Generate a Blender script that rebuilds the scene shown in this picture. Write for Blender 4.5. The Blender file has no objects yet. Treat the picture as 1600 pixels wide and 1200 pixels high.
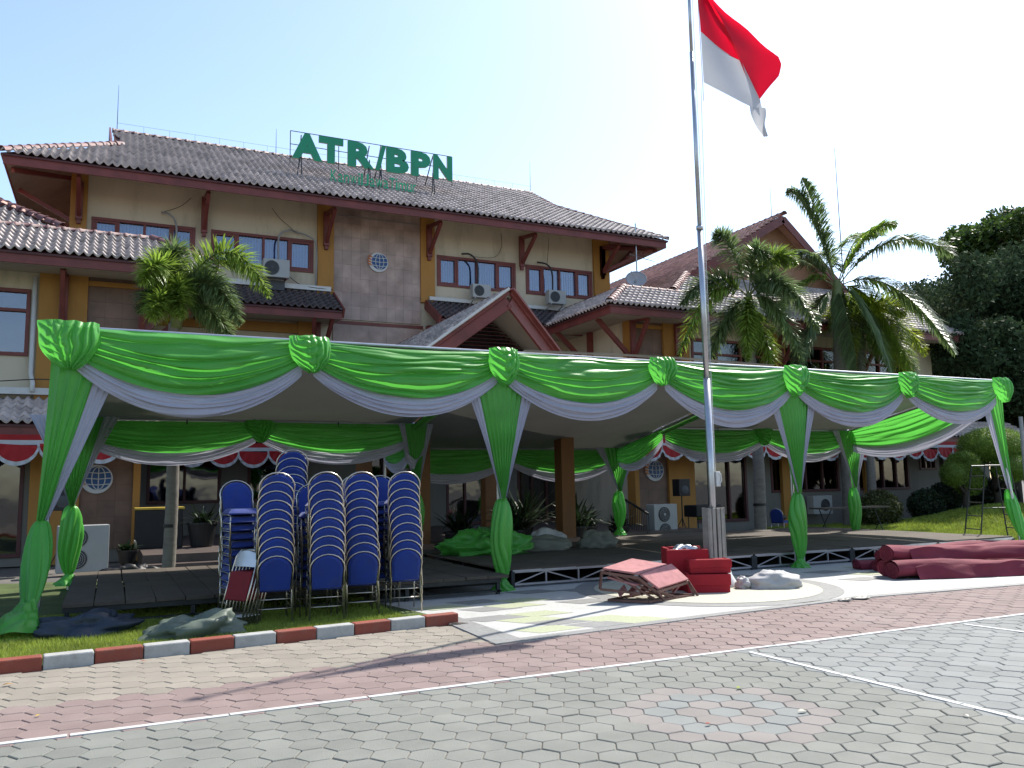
import bpy, bmesh, math, random
import numpy as np
from mathutils import Vector, Matrix, noise

random.seed(7)
rng = np.random.default_rng(7)
scene = bpy.context.scene
COL = scene.collection
PI = math.pi

# ------------------------------------------------------------------ camera
YAW, PITCH, ROLL, FPX, EYE = 0.447137, 0.120526, -0.017923, 1309.32, 1.6
fw = Vector((math.sin(YAW)*math.cos(PITCH), math.cos(YAW)*math.cos(PITCH), math.sin(PITCH)))
r0 = Vector((math.cos(YAW), -math.sin(YAW), 0)); u0 = r0.cross(fw)
cr, sr = math.cos(ROLL), math.sin(ROLL)
RT = r0*cr + u0*sr; UP = -r0*sr + u0*cr
cam_d = bpy.data.cameras.new('camera'); cam = bpy.data.objects.new('camera', cam_d); COL.objects.link(cam)
cam_d.sensor_width = 36; cam_d.lens = FPX/1600*36; cam_d.clip_start = 0.05; cam_d.clip_end = 3000
mw = Matrix((RT, UP, -fw)).transposed().to_4x4(); mw.translation = (0, 0, EYE)
cam.matrix_world = mw
scene.camera = cam

# ------------------------------------------------------------------ light
SUN_AZ, SUN_EL = math.radians(66.7), math.radians(51)
world = bpy.data.worlds.new('World'); scene.world = world; world.use_nodes = True
wn = world.node_tree.nodes; wl = world.node_tree.links
bg = wn.get('Background') or wn.new('ShaderNodeBackground')
sky = wn.new('ShaderNodeTexSky'); sky.sky_type = 'NISHITA'; sky.sun_disc = False
sky.sun_elevation = SUN_EL; sky.sun_rotation = SUN_AZ; sky.air_density = 1.0; sky.dust_density = 1.0; sky.ozone_density = 0.6
wl.new(sky.outputs[0], bg.inputs[0]); bg.inputs[1].default_value = 0.13
sun_d = bpy.data.lights.new('sun', 'SUN'); sun = bpy.data.objects.new('sun', sun_d); COL.objects.link(sun)
sun_d.energy = 4.0; sun_d.angle = math.radians(0.5); sun_d.color = (1, 0.95, 0.87)
sd = Vector((math.sin(SUN_AZ)*math.cos(SUN_EL), math.cos(SUN_AZ)*math.cos(SUN_EL), math.sin(SUN_EL)))
sun.rotation_euler = (-sd).to_track_quat('-Z', 'Y').to_euler()
vs = scene.view_settings
vs.view_transform = 'Standard'; vs.look = 'None'; vs.gamma = 1; vs.use_curve_mapping = False; vs.exposure = 1.1
scene.cycles.max_bounces = 6; scene.cycles.transparent_max_bounces = 8

# ------------------------------------------------------------------ helpers
def srgb(r, g, b):
    f = lambda c: ((c/255+0.055)/1.055)**2.4 if c/255 > 0.04045 else c/255/12.92
    return (f(r), f(g), f(b))

MATS = {}
def M(name, col, rough=0.65, var=0.15, scale=4.0, bump=0.0, bscale=40.0, metal=0.0, transl=0.0, island=0.0,
      spec=0.4, sheen=0.0, dirt=None, dirtscale=1.2, dirtamt=0.4, stretch=None, tboost=1.0):
    if metal < .8: col = tuple(c*.75 for c in col)
    if dirt: dirt = tuple(c*.75 for c in dirt)
    m = bpy.data.materials.new(name); m.use_nodes = True
    nt = m.node_tree; N = nt.nodes; L = nt.links
    b = N['Principled BSDF']; out = N['Material Output']
    b.inputs['Roughness'].default_value = rough; b.inputs['Metallic'].default_value = metal
    b.inputs['Specular IOR Level'].default_value = spec
    if sheen: b.inputs['Sheen Weight'].default_value = sheen
    geo = N.new('ShaderNodeNewGeometry')
    mp = N.new('ShaderNodeMapping'); L.new(geo.outputs['Position'], mp.inputs[0])
    if stretch: mp.inputs['Scale'].default_value = stretch
    nz = N.new('ShaderNodeTexNoise'); nz.inputs['Scale'].default_value = scale; nz.inputs['Detail'].default_value = 5
    L.new(mp.outputs[0], nz.inputs[0])
    mr = N.new('ShaderNodeMapRange'); L.new(nz.outputs[0], mr.inputs[0])
    mr.inputs[1].default_value = 0.3; mr.inputs[2].default_value = 0.7
    mr.inputs[3].default_value = 1-var; mr.inputs[4].default_value = 1+var
    mul = N.new('ShaderNodeVectorMath'); mul.operation = 'SCALE'; mul.inputs[0].default_value = col
    fac = mr.outputs[0]
    if island:
        ri = N.new('ShaderNodeMapRange'); L.new(geo.outputs['Random Per Island'], ri.inputs[0])
        ri.inputs[3].default_value = 1-island; ri.inputs[4].default_value = 1+island
        oi = N.new('ShaderNodeObjectInfo'); ro = N.new('ShaderNodeMapRange'); L.new(oi.outputs['Random'], ro.inputs[0])
        ro.inputs[3].default_value = 1-island*.6; ro.inputs[4].default_value = 1+island*.6
        mm = N.new('ShaderNodeMath'); mm.operation = 'MULTIPLY'; L.new(fac, mm.inputs[0]); L.new(ri.outputs[0], mm.inputs[1])
        m2 = N.new('ShaderNodeMath'); m2.operation = 'MULTIPLY'; L.new(mm.outputs[0], m2.inputs[0]); L.new(ro.outputs[0], m2.inputs[1])
        fac = m2.outputs[0]
    L.new(fac, mul.inputs['Scale'])
    colout = mul.outputs[0]
    if dirt:
        dn = N.new('ShaderNodeTexNoise'); dn.inputs['Scale'].default_value = dirtscale; dn.inputs['Detail'].default_value = 8
        dn.inputs['Roughness'].default_value = 0.7
        L.new(mp.outputs[0], dn.inputs[0])
        dr = N.new('ShaderNodeMapRange'); L.new(dn.outputs[0], dr.inputs[0])
        dr.inputs[1].default_value = 0.5; dr.inputs[2].default_value = 0.72; dr.inputs[3].default_value = 0; dr.inputs[4].default_value = dirtamt
        mx = N.new('ShaderNodeMix'); mx.data_type = 'RGBA'
        L.new(dr.outputs[0], mx.inputs[0]); L.new(colout, mx.inputs[6]); mx.inputs[7].default_value = (*dirt, 1)
        colout = mx.outputs[2]
    L.new(colout, b.inputs['Base Color'])
    if bump:
        bn = N.new('ShaderNodeTexNoise'); bn.inputs['Scale'].default_value = bscale; bn.inputs['Detail'].default_value = 4
        L.new(mp.outputs[0], bn.inputs[0])
        bp = N.new('ShaderNodeBump'); bp.inputs['Strength'].default_value = bump; bp.inputs['Distance'].default_value = 0.02
        L.new(bn.outputs[0], bp.inputs['Height']); L.new(bp.outputs[0], b.inputs['Normal'])
    if transl:
        tr = N.new('ShaderNodeBsdfTranslucent'); tb = N.new('ShaderNodeVectorMath'); tb.operation = 'SCALE'; L.new(colout, tb.inputs[0]); tb.inputs['Scale'].default_value = tboost; L.new(tb.outputs[0], tr.inputs[0])
        mxs = N.new('ShaderNodeMixShader'); mxs.inputs[0].default_value = transl
        L.new(b.outputs[0], mxs.inputs[1]); L.new(tr.outputs[0], mxs.inputs[2]); L.new(mxs.outputs[0], out.inputs[0])
    MATS[name] = m
    return m

def glass(name, tint, rough=0.03, alpha=0.35):
    # window pane: mirror-like front over a see-through tinted body
    m = bpy.data.materials.new(name); m.use_nodes = True
    nt = m.node_tree; N = nt.nodes; L = nt.links
    for n in list(N): N.remove(n)
    out = N.new('ShaderNodeOutputMaterial'); g = N.new('ShaderNodeBsdfGlossy'); g.inputs['Roughness'].default_value = rough
    t = N.new('ShaderNodeBsdfTransparent'); t.inputs[0].default_value = (*tint, 1)
    fr = N.new('ShaderNodeFresnel'); fr.inputs[0].default_value = 1.5
    mr = N.new('ShaderNodeMapRange'); L.new(fr.outputs[0], mr.inputs[0]); mr.inputs[3].default_value = alpha*.5; mr.inputs[4].default_value = 1
    nz = N.new('ShaderNodeTexNoise'); nz.inputs['Scale'].default_value = 1.3
    geo = N.new('ShaderNodeNewGeometry'); L.new(geo.outputs['Position'], nz.inputs[0])
    bp = N.new('ShaderNodeBump'); bp.inputs['Strength'].default_value = 0.05; bp.inputs['Distance'].default_value = 0.1; L.new(nz.outputs[0], bp.inputs['Height'])
    L.new(bp.outputs[0], g.inputs['Normal'])
    mx = N.new('ShaderNodeMixShader'); L.new(mr.outputs[0], mx.inputs[0]); L.new(t.outputs[0], mx.inputs[1]); L.new(g.outputs[0], mx.inputs[2])
    L.new(mx.outputs[0], out.inputs[0]); MATS[name] = m
    return m

M('ochre_shaded', (0.22, 0.095, 0.03), .7, .15, 2, dirt=(0.12, 0.06, 0.03), dirtamt=.4, stretch=(1, 1, .3))  # darker copy of ochre: canopy shade is put into the porch column colour
M('cream_shaded', (0.20, 0.19, 0.165), .8, .08, 1.2, .05, 60, dirt=(0.12, 0.11, 0.09), dirtscale=.8, dirtamt=.5, stretch=(1, 1, .25))  # darker, greyer cream: ground-floor shade is put into the wall colour
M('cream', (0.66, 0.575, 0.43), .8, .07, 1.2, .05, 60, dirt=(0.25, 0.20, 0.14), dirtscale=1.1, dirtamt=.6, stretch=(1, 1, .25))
M('ochre', (0.46, 0.22, 0.045), .7, .1, 2, dirt=(0.2, 0.1, 0.03), dirtamt=.3, stretch=(1, 1, .3))
M('maroon', (0.20, 0.048, 0.040), .5, .18, 3, .05, 30, dirt=(0.08, 0.03, 0.025), dirtamt=.4)
M('maroon_dark', (0.09, 0.025, 0.025), .55, .15, 3)
M('soffit', (0.50, 0.43, 0.35), .75, .12, 1.0, dirt=(0.25, 0.18, 0.13), dirtamt=.4)
M('tile_grey', (0.56, 0.47, 0.43), .62, .22, 1.5, .12, 60, island=.22, dirt=(0.10, 0.085, 0.075), dirtscale=2.5, dirtamt=.55)
M('tile_red', (0.66, 0.36, 0.28), .7, .2, 1.0, .1, 60, island=.25, dirt=(0.10, 0.06, 0.05), dirtscale=2.5, dirtamt=.6)
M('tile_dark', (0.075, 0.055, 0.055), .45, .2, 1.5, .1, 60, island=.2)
M('ridge', (0.17, 0.075, 0.075), .6, .2, 2, .1, 40, island=.15, dirt=(0.20, 0.11, 0.10), dirtamt=.5)
M('stone', (0.43, 0.315, 0.265), .45, .25, 2.0, .04, 40, island=.17, dirt=(0.26, 0.16, 0.13), dirtscale=1.2, dirtamt=.6)
M('stone_brown', (0.20, 0.115, 0.08), .5, .25, 3.0, .04, 40, island=.2, dirt=(0.10, 0.055, 0.04), dirtscale=1.5, dirtamt=.5)
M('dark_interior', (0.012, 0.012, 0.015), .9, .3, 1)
M('blind', (0.62, 0.66, 0.75), .8, .1, 2)
glass('pane', (0.60, 0.68, 0.85), .02, .25)
glass('dark_pane', (0.35, 0.38, 0.42), .03, .15)
M('white_paint', (0.72, 0.72, 0.70), .5, .06, 3, dirt=(0.4, 0.38, 0.34), dirtamt=.3)
M('ac_white', (0.42, 0.43, 0.42), .45, .05, 3, dirt=(0.38, 0.35, 0.3), dirtamt=.35)
M('ac_grill', (0.06, 0.065, 0.07), .5, .1, 5)
M('black', (0.012, 0.012, 0.014), .5, .2, 5)
M('dark_steel', (0.035, 0.04, 0.042), .45, .25, 8, metal=.4)
M('steel', (0.45, 0.46, 0.48), .35, .15, 6, metal=.85, dirt=(0.15, 0.13, 0.12), dirtscale=6, dirtamt=.3)
M('chrome', (0.50, 0.46, 0.40), .32, .1, 6, metal=.95)
M('channel', (0.34, 0.32, 0.29), .6, .15, 5, metal=.15, dirt=(0.15, 0.12, 0.10), dirtamt=.5, dirtscale=4)
M('cloth_green', (0.115, 0.52, 0.07), .36, .10, 1.5, .05, 300, transl=.38, spec=.5, sheen=.1, tboost=1.5)
M('cloth_white', (0.56, 0.56, 0.68), .55, .05, 1.5, transl=.3, sheen=.15)
M('tarp_roof', (0.30, 0.29, 0.265), .6, .1, .7, .1, 3, transl=.05, dirt=(0.25, 0.24, 0.2), dirtamt=.4, dirtscale=.6)
M('chair_blue', (0.003, 0.030, 0.235), .8, .18, 3, .1, 400, sheen=.15, dirt=(0.03, 0.05, 0.14), dirtscale=5, dirtamt=.5)
M('chair_red', (0.22, 0.012, 0.02), .8, .12, 6, .1, 400)
M('brown_frame', (0.16, 0.075, 0.06), .5, .3, 8, metal=.2)
M('pink_carpet', (0.46, 0.20, 0.20), .9, .15, 10, .3, 120, dirt=(0.30, 0.12, 0.11), dirtscale=3)
M('red_cloth', (0.38, 0.008, 0.018), .8, .12, 6, .15, 200)
M('carpet_roll', (0.21, 0.024, 0.045), .85, .12, 3, .12, 200, dirt=(0.10, 0.014, 0.022), dirtscale=2)
M('sack_white', (0.58, 0.57, 0.56), .7, .08, 5, .15, 60, transl=.1, dirt=(0.35, 0.32, 0.28), dirtamt=.4)
M('sack_grey', (0.20, 0.20, 0.16), .8, .2, 3, .15, 60)
M('tarp_navy', (0.018, 0.030, 0.05), .5, .2, 4, .1, 60)
M('tarp_olive', (0.12, 0.15, 0.115), .55, .2, 4, .1, 60)
M('deck', (0.085, 0.068, 0.05), .85, .2, 2.0, .15, 60, island=.15, dirt=(0.16, 0.125, 0.095), dirtscale=1.2, dirtamt=.5)
M('hex_grey', (0.205, 0.21, 0.185), .85, .09, 2.5, .35, 120, island=.09, dirt=(0.28, 0.275, 0.25), dirtscale=.9, dirtamt=.6)
M('hex_bluegrey', (0.235, 0.245, 0.235), .85, .09, 2.5, .35, 120, island=.09, dirt=(0.29, 0.285, 0.27), dirtscale=.9, dirtamt=.6)
M('hex_tan', (0.28, 0.25, 0.205), .85, .09, 2.5, .35, 120, island=.10, dirt=(0.27, 0.24, 0.2), dirtscale=1.6, dirtamt=.35)
M('hex_pink', (0.245, 0.18, 0.165), .85, .09, 2.5, .35, 120, island=.10, dirt=(0.29, 0.235, 0.215), dirtscale=.9, dirtamt=.7)
M('hex_blue', (0.222, 0.234, 0.222), .85, .08, 2.5, .3, 120, island=.06)
M('hex_rose', (0.245, 0.222, 0.205), .85, .08, 2.5, .3, 120, island=.06)
M('joint', (0.22, 0.195, 0.165), .95, .45, 2.5, .4, 90)
M('ground', (0.14, 0.13, 0.115), .95, .2, 2, .2, 30)
M('line_white', (0.60, 0.60, 0.58), .6, .06, 8, .1, 80, dirt=(0.4, 0.4, 0.38), dirtscale=5, dirtamt=.4)
M('terrazzo', (0.50, 0.50, 0.48), .6, .13, 30, .15, 120, dirt=(0.36, 0.36, 0.34), dirtscale=3, dirtamt=.5)
M('terrazzo_grey', (0.24, 0.24, 0.235), .65, .22, 45, .15, 120, dirt=(0.36, 0.36, 0.34), dirtscale=4, dirtamt=.4)
M('terrazzo_green', (0.40, 0.43, 0.28), .65, .2, 40, .15, 120)
M('terrazzo_cream', (0.50, 0.485, 0.39), .65, .13, 30, .15, 120, dirt=(0.38, 0.38, 0.33), dirtscale=3, dirtamt=.4)
M('kerb_red', (0.27, 0.06, 0.035), .7, .12, 6, .2, 60, dirt=(0.22, 0.12, 0.09), dirtscale=5, dirtamt=.6)
M('kerb_white', (0.44, 0.44, 0.42), .7, .1, 6, .2, 60, dirt=(0.24, 0.23, 0.21), dirtscale=5, dirtamt=.7)
M('soil', (0.07, 0.10, 0.025), .95, .3, 3, .3, 40)
M('grass_blade', (0.34, 0.42, 0.06), .6, .25, 2, transl=.35, island=.35)
M('palm_leaf', (0.27, 0.40, 0.06), .42, .2, 1.0, transl=.45, island=.35, spec=.6)
M('palm_leaf_dark', (0.19, 0.28, 0.10), .36, .2, 1.0, transl=.4, island=.35, spec=.7)
M('palm_leaf_yellow', (0.42, 0.52, 0.05), .42, .2, 1.0, transl=.4, island=.3, spec=.5)
M('rachis', (0.16, 0.19, 0.06), .5, .2, 3)
M('palm_trunk', (0.22, 0.20, 0.175), .85, .22, 6, .35, 30, dirt=(0.10, 0.09, 0.07), dirtscale=3, stretch=(1, 1, 3))
M('bark', (0.06, 0.05, 0.04), .9, .25, 5, .4, 20)
M('leaf_dark', (0.048, 0.078, 0.038), .85, .25, .6, transl=.15, island=.35, spec=.08)
M('leaf_mid', (0.075, 0.14, 0.024), .5, .25, .8, transl=.35, island=.35)
M('leaf_topiary', (0.17, 0.27, 0.035), .55, .25, 2, transl=.3, island=.35)
M('leaf_bush', (0.10, 0.115, 0.03), .45, .25, 3, transl=.25, island=.45)
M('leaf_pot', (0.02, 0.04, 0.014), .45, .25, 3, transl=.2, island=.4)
M('terracotta', (0.42, 0.22, 0.13), .8, .1, 1.5)
M('sign_green', (0.008, 0.30, 0.14), .35, .1, 1.5, spec=.5)
M('sign_small', (0.03, 0.45, 0.22), .4, .1, 1.5)
M('sign_edge', (0.45, 0.42, 0.33), .5, .1, 5)
M('emblem_blue', (0.02, 0.09, 0.26), .4, .1, 5)
M('emblem_white', (0.68, 0.68, 0.68), .5, .05, 5)
M('emblem_orange', (0.62, 0.17, 0.03), .5, .1, 5)
M('flag_red', (0.80, 0.004, 0.03), .7, .05, 2, transl=.55, tboost=1.2)
M('flag_white', (0.70, 0.70, 0.72), .6, .05, 2, transl=.35)
M('bunting_red', (0.45, 0.012, 0.015), .7, .1, 5, transl=.15)
M('bunting_white', (0.66, 0.66, 0.68), .7, .05, 5, transl=.15)
M('pot', (0.015, 0.014, 0.014), .5, .2, 5)
M('pipe', (0.32, 0.32, 0.32), .6, .1, 5)
M('cable', (0.03, 0.03, 0.03), .6, .1, 5)
M('dish', (0.40, 0.40, 0.41), .5, .1, 5)
M('porch_floor', (0.10, 0.075, 0.065), .5, .2, 3)
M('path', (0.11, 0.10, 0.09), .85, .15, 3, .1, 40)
M('dry_leaf', (0.28, 0.16, 0.05), .8, .3, 20)
M('yellow_paint', (0.55, 0.38, 0.05), .6, .1, 5)

def mesh_from(name, V, F, mats=(), fm=None, smooth=False):
    me = bpy.data.meshes.new(name)
    me.from_pydata([tuple(v) for v in V], [], F)
    for m in mats: me.materials.append(MATS[m])
    if fm is not None: me.polygons.foreach_set('material_index', fm)
    if smooth: me.polygons.foreach_set('use_smooth', [True]*len(me.polygons))
    me.update()
    return me

def link(name, me, parent=None, mat=None):
    o = bpy.data.objects.new(name, me); COL.objects.link(o)
    if parent is not None: o.parent = parent
    return o

def tag(o, label=None, cat=None, group=None, kind=None):
    if label: o['label'] = label
    if cat: o['category'] = cat
    if group: o['group'] = group
    if kind: o['kind'] = kind
    return o

def thing(name, label, cat, loc=(0, 0, 0), rz=0, group=None):
    o = bpy.data.objects.new(name, None); COL.objects.link(o)
    o.location = loc; o.rotation_euler = (0, 0, rz); o.empty_display_size = .2
    return tag(o, label, cat, group)

class MB:
    """collects shapes; build() links them as one mesh object"""
    def __init__(s): s.V = []; s.F = []; s.m = []; s.mats = []
    def mi(s, mat):
        if mat not in s.mats: s.mats.append(mat)
        return s.mats.index(mat)
    def add(s, V, F, mat):
        o = len(s.V); s.V += [tuple(v) for v in V]; s.F += [tuple(i+o for i in f) for f in F]; s.m += [s.mi(mat)]*len(F); return s
    def box(s, x0, x1, y0, y1, z0, z1, mat):
        V = [(x, y, z) for z in (z0, z1) for y in (y0, y1) for x in (x0, x1)]
        return s.add(V, [(0, 2, 3, 1), (4, 5, 7, 6), (0, 1, 5, 4), (2, 6, 7, 3), (0, 4, 6, 2), (1, 3, 7, 5)], mat)
    def cbox(s, c, d, mat, rot=None, bev=0.0):
        V = []
        hx, hy, hz = d[0]/2, d[1]/2, d[2]/2
        for z in (-hz, hz):
            for y in (-hy, hy):
                for x in (-hx, hx):
                    v = Vector((x, y, z))
                    if rot is not None: v = rot @ v
                    V.append(v+Vector(c))
        return s.add(V, [(0, 2, 3, 1), (4, 5, 7, 6), (0, 1, 5, 4), (2, 6, 7, 3), (0, 4, 6, 2), (1, 3, 7, 5)], mat)
    def beam(s, p, q, w, h, mat, up=(0, 0, 1)):
        p = Vector(p); q = Vector(q); d = (q-p)
        if d.length < 1e-6: return s
        d.normalize(); upv = Vector(up)
        if abs(d.dot(upv)) > .99: upv = Vector((0, 1, 0))
        a = d.cross(upv).normalized(); b = a.cross(d).normalized()
        V = []
        for c in (p, q):
            for sy in (-1, 1):
                for sx in (-1, 1): V.append(c+a*(sx*w/2)+b*(sy*h/2))
        return s.add(V, [(0, 1, 3, 2), (4, 6, 7, 5), (0, 4, 5, 1), (2, 3, 7, 6), (0, 2, 6, 4), (1, 5, 7, 3)], mat)
    def tube(s, pts, r, mat, n=8, cap=True):
        pts = [Vector(p) for p in pts]; rs = r if isinstance(r, (list, tuple)) else [r]*len(pts)
        V = []; F = []; prev = None
        for i, p in enumerate(pts):
            d = (pts[min(i+1, len(pts)-1)]-pts[max(i-1, 0)]).normalized()
            ref = prev if prev is not None else (Vector((0, 0, 1)) if abs(d.z) < .9 else Vector((1, 0, 0)))
            a = (ref-d*ref.dot(d)).normalized(); prev = a; b = d.cross(a)
            for k in range(n):
                t = 2*PI*k/n; V.append(p+(a*math.cos(t)+b*math.sin(t))*rs[i])
        for i in range(len(pts)-1):
            for k in range(n):
                F.append((i*n+k, i*n+(k+1) % n, (i+1)*n+(k+1) % n, (i+1)*n+k))
        if cap:
            F.append(tuple(range(n-1, -1, -1))); F.append(tuple((len(pts)-1)*n+k for k in range(n)))
        return s.add(V, F, mat)
    def lathe(s, prof, mat, n=16, c=(0, 0, 0)):
        V = []; F = []
        for (r, z) in prof:
            for k in range(n): V.append((c[0]+r*math.cos(2*PI*k/n), c[1]+r*math.sin(2*PI*k/n), c[2]+z))
        for i in range(len(prof)-1):
            for k in range(n): F.append((i*n+k, i*n+(k+1) % n, (i+1)*n+(k+1) % n, (i+1)*n+k))
        F.append(tuple(range(n-1, -1, -1))); F.append(tuple((len(prof)-1)*n+k for k in range(n)))
        return s.add(V, F, mat)
    def grid(s, fn, nu, nv, mat, closed=False):
        V = [fn(i/(nu if closed else nu-1), j/(nv-1)) for j in range(nv) for i in range(nu)]
        F = []
        for j in range(nv-1):
            for i in range(nu if closed else nu-1):
                F.append((j*nu+i, j*nu+(i+1) % nu, (j+1)*nu+(i+1) % nu, (j+1)*nu+i))
        return s.add(V, F, mat)
    def prism(s, poly, y0, y1, mat):
        """polygon in XZ extruded along Y"""
        n = len(poly)
        V = [(x, y0, z) for x, z in poly]+[(x, y1, z) for x, z in poly]
        F = [tuple(range(n)), tuple(range(2*n-1, n-1, -1))]+[(i, i+n, (i+1) % n+n, (i+1) % n) for i in range(n)]
        return s.add(V, F, mat)
    def slab(s, poly3, t, mat):
        """planar polygon thickened downwards by t"""
        n = len(poly3)
        V = [Vector(p) for p in poly3]+[Vector(p)-Vector((0, 0, t)) for p in poly3]
        F = [tuple(range(n)), tuple(range(2*n-1, n-1, -1))]+[(i, i+n, (i+1) % n+n, (i+1) % n) for i in range(n)]
        return s.add(V, F, mat)
    def mesh(s, name, smooth=False): return mesh_from(name, s.V, s.F, s.mats, s.m, smooth)
    def build(s, name, parent=None, smooth=False, bevel=0):
        o = link(name, s.mesh(name, smooth), parent)
        if bevel:
            md = o.modifiers.new('bevel', 'BEVEL'); md.width = bevel; md.segments = 2; md.limit_method = 'ANGLE'
        return o

def struct(o): o['kind'] = 'structure'; return o
def copy_tree(root, loc=None, rz=None, label=None, group=None, parent=None, rx=None):
    c = root.copy(); COL.objects.link(c)
    if parent is not None: c.parent = parent
    if loc is not None: c.location = loc
    if rz is not None: c.rotation_euler = (rx or 0, 0, rz)
    if label: c['label'] = label
    if group: c['group'] = group
    for ch in list(root.children):
        copy_tree(ch, parent=c)
    return c

ORD = ['bottom', 'second', 'third', 'fourth', 'fifth', 'sixth', 'seventh', 'eighth', 'ninth', 'tenth', 'eleventh', 'twelfth', 'thirteenth', 'fourteenth', 'fifteenth', 'sixteenth']

def inpoly(x, y, P):
    c = False; n = len(P)
    for i in range(n):
        x1, y1 = P[i]; x2, y2 = P[(i+1) % n]
        if (y1 > y) != (y2 > y) and x < (x2-x1)*(y-y1)/(y2-y1)+x1: c = not c
    return c

# ================================================================== GROUND
g = MB(); g.slab([(-400, -300, -.03), (600, -300, -.03), (600, 900, -.03), (-400, 900, -.03)], .3, 'ground')
struct(g.build('ground'))

PLAZA = [(3.55, 7.88), (6.44, 8.16), (9.2, 8.36), (12.0, 8.12), (16.5, 8.0), (26, 8.0), (26, 12.4), (19.5, 12.4), (3.2, 12.6), (3.62, 9.9)]
base = MB(); base.slab([(x_, y_, .007) for x_, y_ in ((-12, -4), (34, -4), (34, 12.0), (3.6, 12.0), (3.6, 9.35), (-12, 8.1))], .03, 'joint')
pave = struct(base.build('pavement'))

# hexagonal paving blocks: lattice centred on the flower pattern
HC = (3.91, 4.83); HP = 0.225
def hexmesh(mat, seed):
    R = HP/math.sqrt(3)-.0035; V = []; h = .016
    for k in range(6): V.append(((R-.006)*math.cos(k*PI/3), (R-.006)*math.sin(k*PI/3), h))
    for k in range(6): V.append((R*math.cos(k*PI/3), R*math.sin(k*PI/3), h-.005))
    for k in range(6): V.append((R*math.cos(k*PI/3), R*math.sin(k*PI/3), -.004))
    F = [tuple(range(6))]
    for a in (0, 6):
        for k in range(6): F.append((a+6+k, a+6+(k+1) % 6, a+(k+1) % 6, a+k))
    return mesh_from('paver_'+mat, V, F, (mat,)), np.array(V), F
HEX = {k: hexmesh(k, 0) for k in ('hex_grey', 'hex_bluegrey', 'hex_tan', 'hex_pink', 'hex_blue', 'hex_rose')}
def in_view(x, y, z, mx=60):
    v = Vector((x, y, z-EYE)); d = v.dot(fw)
    if d < .3: return False
    px = 800+FPX*v.dot(RT)/d; py = 600-FPX*v.dot(UP)/d
    return -mx < px < 1600+mx and -mx < py < 1200+mx
cells = []
a1 = Vector((0, HP)); a2 = Vector((HP*math.cos(PI/6), HP*math.sin(PI/6)))
for i in range(-140, 140):
    for j in range(-40, 130):
        x = HC[0]+a1.x*i+a2.x*j; y = HC[1]+a1.y*i+a2.y*j
        if y < 2 or y > 10 or x < -4 or x > 27: continue
        if not in_view(x, y, 0, 700): continue
        if x < 3.7 and y > 8.93+(x+.81)*.0915: continue
        if y > 8.45 and x > 3.7: continue
        if inpoly(x, y-.12, PLAZA) and inpoly(x, y+.10, PLAZA): continue
        ring = max(abs(i), abs(j), abs(i+j))
        d = math.hypot(x, y)
        pinkedge = 7.45 if x < 1 else 7.45+(x-1)*.28
        if ring <= 3:
            mat = 'hex_blue' if ring in (0, 2) else 'hex_rose'
        elif y < 6.42: mat = 'hex_grey' if x < 5.45 else 'hex_bluegrey'
        elif y < pinkedge: mat = 'hex_pink'
        elif x < 4.0: mat = 'hex_tan'
        else: mat = 'hex_pink'
        cells.append((d, x, y, mat))
cells.sort()
for d, x, y, mat in cells[:300]:
    o = link('paver', HEX[mat][0], pave)
    o.location = (x+random.gauss(0, .0015), y+random.gauss(0, .0015), random.uniform(-.004, .003)); o.rotation_euler = (random.gauss(0, .011), random.gauss(0, .011), random.gauss(0, .02))
def merged(name, tmplV, F, mats, placements, parent=None, smooth=False):
    """placements: list of (4x4 or (x,y,z,rx,ry,rz), matindex)"""
    V = []; FF = []; mi = []; nb = len(tmplV)
    T = np.array(tmplV)
    for n_, (mt, k) in enumerate(placements):
        A = np.array(mt)
        V.append(T @ A[:3, :3].T + A[:3, 3])
        FF += [tuple(i+n_*nb for i in f) for f in F]; mi += [k]*len(F)
    me = mesh_from(name, np.concatenate(V).tolist(), FF, mats, mi, smooth)
    return link(name, me, parent)
names = ['hex_grey', 'hex_bluegrey', 'hex_tan', 'hex_pink', 'hex_blue', 'hex_rose']
pl = []
for d, x, y, mat in cells[300:]:
    m_ = Matrix.Translation((x, y, random.uniform(-.0025, .0025))) @ Matrix.Rotation(random.gauss(0, .012), 4, 'Z') @ Matrix.Rotation(random.gauss(0, .008), 4, 'X')
    pl.append((m_, names.index(mat)))
o = merged('far_pavers', HEX['hex_grey'][1], HEX['hex_grey'][2], names, pl, pave); o['kind'] = 'stuff'

# painted court lines, laid in strips
def line(p, q, w, seg=1.0):
    p = Vector(p); q = Vector(q); L_ = (q-p).length; n = int(L_/seg); d = (q-p)/n
    mb = MB()
    for i in range(n):
        a = p+d*i; b = p+d*(i+1)-d.normalized()*.012
        jw = Vector((random.gauss(0, .003), random.gauss(0, .004)))
        mb.beam((a.x+jw.x, a.y+jw.y, .0125), (b.x+jw.x, b.y+jw.y, .0125), w, .019, 'line_white')
    return struct(mb.build('court_line'))
line((-3.2, 6.49), (24, 6.38), .055); line((5.45, 6.33), (5.47, 2.0), .05); line((8.42, 6.33), (8.75, 3.5), .05)

# plaza with terrazzo pattern (ring and diamonds inlaid as sheets)
pz_ = MB(); pz_.slab([(x, y, .022) for x, y in PLAZA], .03, 'terrazzo')
plaza = struct(pz_.build('plaza'))
def sheet(name, poly, z, mat):
    m_ = MB(); m_.slab([(x, y, z) for x, y in poly], .003, mat); return struct(m_.build(name))
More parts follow.
